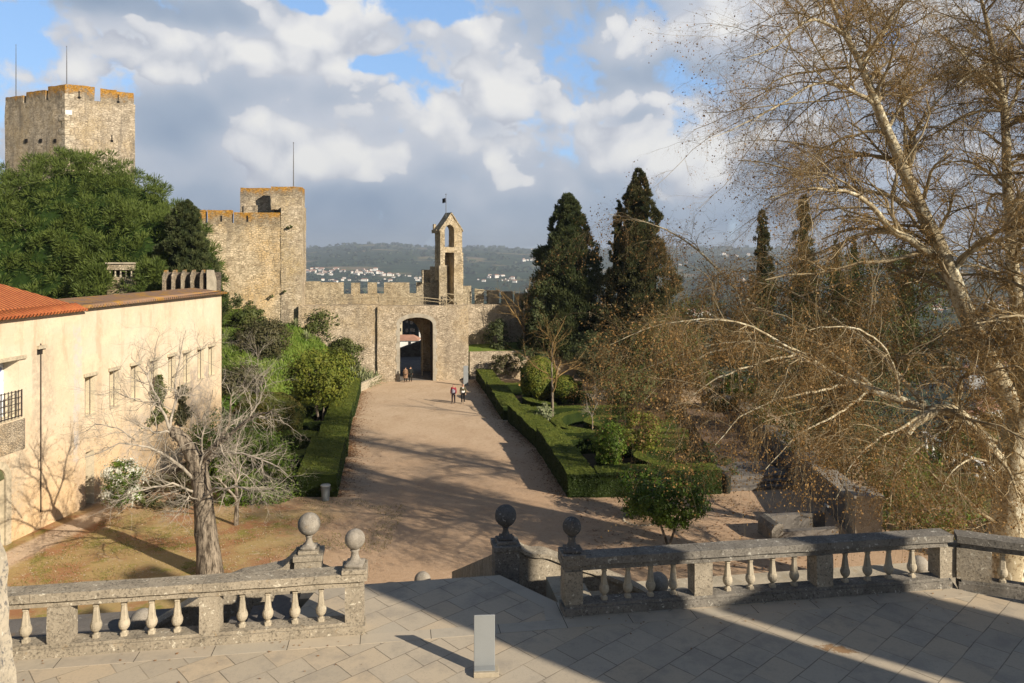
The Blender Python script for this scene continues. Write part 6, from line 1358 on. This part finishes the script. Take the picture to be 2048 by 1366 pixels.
# background shrubs of the right garden
SH = [((1200, 730), 62, (2.0, 1.8, 1.7), M_dshrub), ((1190, 700), 68, (2.6, 2, 1.6), M_cyp), ((1250, 770), 60, (2.6, 2.2, 1.8), M_shrub), ((1330, 700), 66, (3.6, 2.8, 3.2), M_shrub), ((1420, 690), 72, (3.6, 2.8, 2.6), M_dshrub), ((1400, 640), 80, (4.2, 3, 2.6), M_shrub),
      ((1500, 680), 70, (3.4, 2.8, 3.0), M_cyp), ((1570, 620), 74, (4.2, 3, 3.4), M_shrub), ((1620, 700), 56, (3.2, 2.6, 3.0), M_cyp), ((1650, 600), 72, (4.0, 3, 3.8), M_shrub), ((1740, 570), 70, (4.2, 3.2, 4.4), M_shrub), ((1830, 580), 66, (3.2, 3, 4.0), M_shrub),
      ((1560, 740), 50, (2.6, 2.2, 2.2), M_cyp), ((1680, 780), 48, (3.0, 2.6, 3.0), M_dshrub), ((1640, 860), 42, (2.6, 2.2, 2.0), M_cyp), ((1740, 820), 44, (2.4, 2.2, 2.4), M_cyp), ((1720, 920), 38, (2.3, 2.0, 1.8), M_dshrub), ((1800, 930), 40, (2.0, 2.0, 1.4), M_bright), ((1870, 1010), 33, (2.2, 2.0, 1.3), M_bright), ((1780, 1030), 33, (2.0, 1.8, 1.4), M_shrub),
      ((1790, 700), 60, (3.0, 2.6, 3.0), M_shrub), ((1890, 700), 58, (1.8, 2.2, 1.8), M_dshrub), ((1480, 770), 58, (1.4, 1.2, 1.0), M_bright), ((1400, 760), 64, (1.2, 1.2, .9), M_bright), ((1540, 830), 50, (1.4, 1.4, 1.2), M_bright), ((1420, 930), 41, (1.5, 1.6, 1.1), M_hedge), ((1950, 900), 44, (2.4, 2, 1.6), M_orange), ((2010, 860), 46, (2.2, 2, 2.0), M_cyp), ((1440, 800), 54, (1.2, 1.2, .9), M_hedge), ((2080, 990), 32, (1.6, 1.6, 1.5), M_dshrub)]
names_ = ['dull shrub left of the garden path, at the foot of the cypresses', 'dark evergreen clump between the two big cypresses and the bare tree', 'olive shrub left of the garden path, below the tallest cypress', 'tall olive shrub rising left of the slender cypresses', 'brownish shrub where the garden path ends', 'olive shrub farthest back, below the left slender cypress',
 'dark evergreen shrub under the left slender cypress', 'big olive shrub between the slender cypresses and the pale limb', 'dark shrub behind the bend of the pale plane limb', 'tall olive shrub below the tallest slender cypress', 'broad olive shrub left of the leaning plane trunk', 'olive shrub directly behind the leaning plane trunk',
 'dark shrub beyond the middle of the garden wall', 'dull shrub above the elbow of the low plane limb', 'dark shrub right of the garden wall coping', 'dark shrub under the hanging plane twigs, right of the wall', 'dull brown shrub behind the end pier of the garden wall', 'bright green shrub below the elbow of the low plane limb', 'bright green shrub left of the plane trunk foot', 'olive shrub just behind the end pier by the balustrade',
 'olive shrub between the low limb and the leaning trunk', 'dull shrub behind the fork of the plane trunk', 'small bright shrub on the right of the path end', 'small bright shrub at the far end of the path beside the plinth', 'bright shrub against the middle of the garden wall', 'low fine-leaved shrub beside the garden steps', 'deep green shrub beyond the white balustrade', 'dark shrub right of the plane trunk', 'low fine-leaved shrub left of the path halfway up', 'dull shrub beyond the corner of the terrace balustrade']
for (pp, Y, r, m), lb_ in zip(SH, names_):
    leafy('garden_shrub', at(pp[0], pp[1], Y), r, m, lb_, cat='bush', lumps=int(30 * r[0]), per=55, leaf=.2 if Y > 50 else .14, lump=.36, group='shrubs of the right-hand garden')
# ================================================================ TOWN AND FAR COUNTRY
def hz(x, y): return float(height(np.array(x), np.array(y)))
M_hwall = flat('house_wall', (.80, .78, .73), .85, .1, .12, .05); M_hroof = flat('house_roof', (.40, .22, .15), .9, .1, .3, .1); M_hwall2 = flat('cream_house_wall', (.70, .60, .42), .85, .1, .12, .05)
def house(loc, w_, d_, h_, rz, label, cols, group):
    root = thing('house', label, 'house', loc, group)
    MB().box(loc[0] - w_ / 2, loc[0] + w_ / 2, loc[1] - d_ / 2, loc[1] + d_ / 2, loc[2] - 4, loc[2] + h_).build('wall', cols, root)
    x0, x1, y0, y1 = loc[0] - w_ / 2 - .5, loc[0] + w_ / 2 + .5, loc[1] - d_ / 2 - .5, loc[1] + d_ / 2 + .5; z0 = loc[2] + h_ + .01; z1 = z0 + d_ * .22; ym = loc[1]
    MB().add([(x0, y0, z0), (x1, y0, z0), (x1, y1, z0), (x0, y1, z0), (x0 + d_ * .3, ym, z1), (x1 - d_ * .3, ym, z1)], [(0, 3, 2, 1), (0, 1, 5, 4), (2, 3, 4, 5), (1, 2, 5), (3, 0, 4)]).build('roof', M_hroof, root)
    q = MB()
    for fx_ in (-.3, 0, .3):
        for fz in ((.35,) if h_ < 5 else (.28, .68)): q = MB().box(loc[0] + fx_ * w_ - .5, loc[0] + fx_ * w_ + .5, loc[1] - d_ / 2 - .06, loc[1] - d_ / 2 + .1, loc[2] + fz * h_ - .1, loc[2] + fz * h_ + 1.2); q.build('window', M_dark, root)
    root.rotation_euler = (0, 0, 0); return root
G1 = 'white houses of the town far below the hills'
h0 = house((-600, 3600, hz(-600, 3600)), 16, 11, 6, 0, 'tiny white house with a red roof on the far hillside', M_hwall, G1)
def farhouse(px, py, D, s_=1.0):
    X = ray(px, D); z = hz(X, D)
    # slide along the view line until the ground meets the wanted height in the picture
    lo, hi = 500, 6900; best = None
    for Dd in np.linspace(lo, hi, 90):
        x = ray(px, Dd); e = abs((HY - (hz(x, Dd) - CZ) / Dd * F) - py)
        if best is None or e < best[0]: best = (e, x, Dd)
    return best[1], best[2]
rs = np.random.default_rng(5)
clusters = [(650, 543, 34, 5, 26), (740, 545, 40, 5, 26), (790, 552, 26, 6, 12), (840, 556, 20, 5, 10), (635, 548, 20, 4, 8), (720, 561, 50, 4, 16), (990, 556, 26, 6, 12), (1015, 562, 14, 4, 6), (1065, 582, 10, 6, 8), (1060, 521, 24, 2, 8), (1075, 501, 16, 1.5, 7), (1340, 528, 60, 5, 10), (1480, 512, 40, 3, 8), (1500, 560, 30, 8, 8), (1640, 540, 60, 10, 14), (1780, 520, 80, 10, 16), (1900, 545, 70, 14, 16), (1990, 530, 50, 8, 12), (2010, 610, 40, 12, 14), (1880, 620, 30, 14, 8), (1380, 640, 30, 10, 6)]
first = True
for cx, cy, sx_, sy_, n in clusters:
    for k in range(n):
        px, py = cx + rs.normal() * sx_ * .6, cy + rs.normal() * sy_ * .6; x, y = farhouse(px, py, 0); s_ = rs.uniform(.4, 1.0) * (1.25 if y > 3000 else 1.0)
        loc = (x, y, hz(x, y) + 1.0)
        if first: h0.location = loc; first = False
        else: dup(h0, loc, rs.uniform(-.6, .6), None, (s_ * rs.uniform(.8, 1.5), s_, s_ * rs.uniform(.8, 1.5)))
G2 = 'nearer town houses glimpsed through the plane twigs'
h1 = house((0, 400, 0), 12, 9, 6.5, 0, 'white house with a red-brown roof in the town below, glimpsed past the plane trunks', M_hwall, G2); first = True
for k in range(26):
    px = rs.uniform(1925, 2060); py = rs.uniform(685, 770); D = rs.uniform(430, 640); x = ray(px, D); loc = (x, D, zpy(py, D))
    z = hz(x, D); loc = (x, D, max(z + 1, zpy(py, D)) if abs(z - zpy(py, D)) < 20 else z + 1)
    if first: h1.location = loc; first = False
    else: dup(h1, loc, rs.uniform(-.7, .7), None, rs.uniform(.7, 1.2))
# what shows through the gate arch
G3 = 'houses seen through the gate arch'
for px, py, w_, h_, m, lb_ in ((803, 656, 15, 7, M_hwall2, 'cream house with a red roof framed by the gate arch'), (830, 660, 9, 9, M_hwall, 'white house standing right inside the gate arch view'), (818, 676, 14, 5, M_hwall, 'long white house lowest in the gate arch view')):
    D = 300; x = ray(px, D); house((x, D + (0 if h_ != 5 else -25), zpy(py + 14, D)), w_, 8, h_, 0, lb_, m, G3)
# far woods: one mass nobody could count
n = 5200; ks = []; base_ = rnd(1)
Dw = 320 * (7000 / 320) ** rs.random(n); azw = rs.uniform(-.40, .66, n); xw = Dw * np.sin(azw); yw = Dw * np.cos(azw)
vn = vnoise(xw, yw, 1 / 350., 4); kk = (vn > -.15) & (yw > 320); xw, yw, Dw = xw[kk], yw[kk], Dw[kk]; zw = height(xw, yw)
per = 26; i = np.repeat(np.arange(len(xw)), per); sc_ = (3.5 + Dw / 480)[i][:, None] * rs.uniform(.6, 1.3, (len(i), 1)); d = rnd(len(i)); d[:, 2] = np.abs(d[:, 2])
C = np.stack([xw, yw, zw], 1)[i] + d * sc_ * np.array([1.3, 1.3, 1.0]); V, Q = quads(C, nrm(d + .3 * rnd(len(i))), 1.0, .9); cen = C; V = (V.reshape(-1, 4, 3) - C[:, None]) * (sc_[:, None] * .9) + C[:, None]
stuff(npmesh('distant_woods', V.reshape(-1, 3), Q, M_farwood))
# scattered grass and fallen leaves on the lawn
n = 9000; X = rng.uniform(-20, -5, n); Yg = rng.uniform(25.5, 36.5, n); k = X > wx(Yg) + .6; X, Yg = X[k], Yg[k]
V, Q = quads(np.stack([X, Yg, gz(Yg) + .012], 1), nrm(np.array([0, 0, 1]) + .35 * rnd(len(X))), .055, .7); stuff(npmesh('fallen_leaves', V, Q, leafmat('fallen_leaf', (.50, .40, .26), (.34, .20, .11), (.70, .64, .52), 2.0, .1)))
n = 12000; X = rng.uniform(-20, -5, n); Yg = rng.uniform(25.5, 37, n); k = (X > wx(Yg) + 1.8) & (np.array([mnoise.noise(Vector((a * .5, b * .5, 1))) for a, b in zip(X, Yg)]) > 0.0); X, Yg = X[k], Yg[k]
V, Q = blades(np.stack([X, Yg, gz(Yg)], 1), nrm(np.array([0, 0, 1]) + .6 * rnd(len(X))), .07, .02); stuff(npmesh('lawn_grass', V, Q, leafmat('lawn_blade', (.16, .17, .04), (.26, .22, .07), (.3, .28, .12), 1.0, .3)))
# leaf litter blown against the hedges, and a few leaves on the terrace
C = []
for LBx in (LB, RB):
    for (y0, y1, x0, x1, w_, h) in LBx:
        k = 900; t = rng.random(k); side = 1 if LBx is LB else -1
        X = x0 + (x1 - x0) * t + side * (.05 + rng.exponential(.35, k)); Yg = y0 + (y1 - y0) * t; C.append(np.stack([X, Yg, gz(Yg) + .02], 1))
k = 1500; X = rng.uniform(3, 12, k); Yg = rng.uniform(28, 37, k); C.append(np.stack([X, Yg, gz(Yg) + .02], 1))
C = np.concatenate(C); V, Q = quads(C, nrm(np.array([0, 0, 1]) + .4 * rnd(len(C))), .085, .7); stuff(npmesh('leaf_litter', V, Q, leafmat('leaf_litter', (.20, .10, .045), (.30, .17, .08), (.14, .08, .04), 2.0, .1)))
k = 170; a_ = rng.uniform(-8, 10, k); b_ = -np.abs(rng.normal(size=k)) * .55 - .03; C = np.stack([O.x + U.x * a_ + Vv.x * b_, O.y + U.y * a_ + Vv.y * b_, np.full(k, TZ + .014)], 1); C = C[(a_ > -7) & ((a_ < .1) | (a_ > 3))]
V, Q = quads(C, nrm(np.array([0, 0, 1]) + .3 * rnd(len(C))), .035, .6); stuff(npmesh('terrace_leaves', V, Q, bpy.data.materials['leaf_litter']))
# ================================================================ PEOPLE
def skin(name, verts, edges, radii, m, root, lvl=1, rootv=0):
    me = bpy.data.meshes.new(name); loc = root.location; me.from_pydata([(x - loc[0], y - loc[1], z - loc[2]) for x, y, z in verts], edges, []); o = link(name, me, m, root)
    md = o.modifiers.new('skin', 'SKIN'); md.use_smooth_shade = True
    for i, r in enumerate(radii): me.skin_vertices[0].data[i].radius = (r if hasattr(r, '__len__') else (r, r)); me.skin_vertices[0].data[i].use_root = (i == rootv)
    sb = o.modifiers.new('sub', 'SUBSURF'); sb.levels = lvl; sb.render_levels = lvl; return o
M_skin = flat('skin', (.50, .29, .20), .6, .3, .05); M_hair = flat('dark_hair', (.03, .022, .018), .7, .3)
def person(c, h, face, label, top, trousers, coat=None, stride=.12, shoes=M_iron, hatm=None):
    """c ground point; face = heading angle (direction the person looks), 0 = +Y"""
    root = thing('person', label, 'person', c, 'visitors on the court'); s_ = h / 1.7; cs, sn = math.cos(face), math.sin(face)
    def W_(x, y, z): return (c[0] + (x * cs + y * sn) * s_, c[1] + (-x * sn + y * cs) * s_, c[2] + z * s_)
    J = {'pel': (0, 0, .92), 'sp': (0, .01, 1.12), 'ch': (0, 0, 1.30), 'nk': (0, 0, 1.44), 'hd0': (0, .01, 1.50), 'hd1': (0, .02, 1.58), 'hd2': (0, .01, 1.66)}
    vs = []; ed = []; rd = []; ix = {}
    def add(k, p, r, par=None):
        ix[k] = len(vs); vs.append(W_(*p)); rd.append(r * s_ if not hasattr(r, '__len__') else tuple(q * s_ for q in r)); 
        if par is not None: ed.append((ix[par], ix[k]))
    add('pel', J['pel'], (.15, .10)); add('sp', J['sp'], (.13, .095), 'pel'); add('ch', J['ch'], (.165, .10), 'sp'); add('nk', J['nk'], .052, 'ch'); add('hd0', J['hd0'], .062, 'nk'); add('hd1', J['hd1'], (.078, .092), 'hd0'); add('hd2', J['hd2'], (.062, .075), 'hd1')
    hands = []
    for sg in (-1, 1):
        n_ = 'lr'[sg > 0]; sw = stride * .8 * -sg
        add('sh' + n_, (sg * .17, 0, 1.37), .055, 'ch'); add('el' + n_, (sg * .235, -.02 + sw * .4, 1.10), .042, 'sh' + n_); add('wr' + n_, (sg * .235, .08 + sw, .88), .028, 'el' + n_); add('pm' + n_, (sg * .232, .10 + sw, .81), (.018, .034), 'wr' + n_); hands.append((sg, sg * .232, .10 + sw, .80))
        lg = stride * sg
        add('hp' + n_, (sg * .09, 0, .88), .085, 'pel'); add('kn' + n_, (sg * .10, lg * .55 + .03, .50), .058, 'hp' + n_); add('an' + n_, (sg * .10, lg, .09), .04, 'kn' + n_); add('to' + n_, (sg * .11, lg + .17, .035), (.04, .03), 'an' + n_)
    skin('body', vs, ed, rd, M_skin, root)
    for sg, x, y, z in hands:
        for k in range(5):
            L_ = (.055, .07, .078, .07, .055)[k]; fy = (k - 2) * .018
            if k == 0: pts = [W_(x, y + .03, z + .05), W_(x - sg * .015, y + .055, z + .02), W_(x - sg * .02, y + .06, z - .01)]
            else: pts = [W_(x, y + fy, z), W_(x - sg * .006, y + fy + .004, z - L_ * .5), W_(x - sg * .02, y + fy + .01, z - L_)]
            skin('finger', pts, [(0, 1), (1, 2)], [.009 * s_, .0085 * s_, .007 * s_], M_skin, root, 1)
    def sub(keys, grow_, name, m, extra=()):
        v2 = [vs[ix[k]] for k in keys]; m_ = {ix[k]: i for i, k in enumerate(keys)}; e2 = [(m_[a], m_[b]) for a, b in ed if a in m_ and b in m_]
        r2 = [tuple(np.array(rd[ix[k]] if hasattr(rd[ix[k]], '__len__') else (rd[ix[k]],) * 2) + grow_ * s_) for k in keys]; return skin(name, v2, e2, r2, m, root)
    sub(['pel', 'sp', 'ch', 'shl', 'ell', 'wrl', 'shr', 'elr', 'wrr'], .022, 'jacket', top)
    sub(['pel', 'hpl', 'knl', 'anl', 'hpr', 'knr', 'anr'], .018, 'trousers', trousers)
    for n_ in 'lr': sub(['an' + n_, 'to' + n_], .014, 'shoe', shoes)
    skin('hair', [W_(0, -.035, 1.54), W_(0, -.035, 1.62), W_(0, -.01, 1.69)], [(0, 1), (1, 2)], [(.075 * s_, .06 * s_), (.088 * s_, .075 * s_), (.07 * s_, .075 * s_)], hatm or M_hair, root)
    MB().lathe(W_(0, .105, 1.565), [(0, .004), (.01, .014 * s_), (.03, .004)], 6).build('nose', M_skin, root)
    for ex in (-.03, .03): MB().lathe(W_(ex, .092, 1.60), [(-.008, .003), (0, .011 * s_), (.008, .003)], 6).build('eye', M_iron, root)
    MB().lathe(W_(0, .092, 1.53), [(-.005, .008), (0, .02 * s_), (.005, .008)], 6).build('mouth', flat('lip', (.30, .10, .08)), root)
    if coat:
        cm = coat[0]; z0, z1, r0, r1 = coat[1:]; q = MB().lathe((0, 0, 0), [(z0, r0), (z0 + .02, r0), ((z0 + z1) / 2, (r0 + r1) / 2), (z1, r1), (z1 + .02, r1 * .7)], 18); q.v = [W_(x, y * .68, z) for x, y, z in q.v]; q.build('coat', cm, root, smooth=True)
    return root
C_ = lambda n_, c: flat(n_, c, .85, .15, .25)
person(G(907, 807), 1.68, math.pi + .15, 'walker in a red jacket and dark trousers carrying a grey garment, left of the pair', C_('red_jacket', (.30, .035, .05)), C_('dark_trousers', (.03, .02, .025)), (C_('grey_wrap', (.30, .29, .34)), .80, 1.28, .20, .17), .07)
person(G(926, 807), 1.72, math.pi - .05, 'walker in an open khaki jacket over a white shirt, right of the pair', C_('khaki_jacket', (.11, .095, .055)), C_('black_trousers', (.015, .015, .017)), (C_('white_shirt', (.80, .78, .74)), .88, 1.36, .18, .135), .10, shoes=M_newb)
person(G(811, 765), 1.62, .1, 'visitor in a long tan coat seen from behind, entering the gate', C_('tan_coat', (.26, .16, .10)), C_('dark_stockings', (.03, .025, .02)), (C_('tan_coat', (.26, .16, .10)), .48, 1.30, .25, .19), .05)
person(G(821, 764), 1.66, -.05, 'visitor in dark clothes beside the tan coat, in the gate arch', C_('dark_coat', (.02, .022, .02)), C_('dark_stockings', (.03, .025, .02)), (C_('dark_coat', (.02, .022, .02)), .55, 1.30, .22, .18), .05)
# ================================================================ AIR
hm = bpy.data.materials.new('haze_air'); hm.use_nodes = True; g = N(hm.node_tree)
vol = g.n('ShaderNodeVolumePrincipled', i={'Color': (.72, .82, .96, 1), 'Density': HAZE, 'Anisotropy': .2}); g.t.links.new(vol.outputs[0], g.n('ShaderNodeOutputMaterial').inputs['Volume'])
stuff(MB().box(-9600, 9600, -9600, 9600, -130, 240).build('haze', hm))
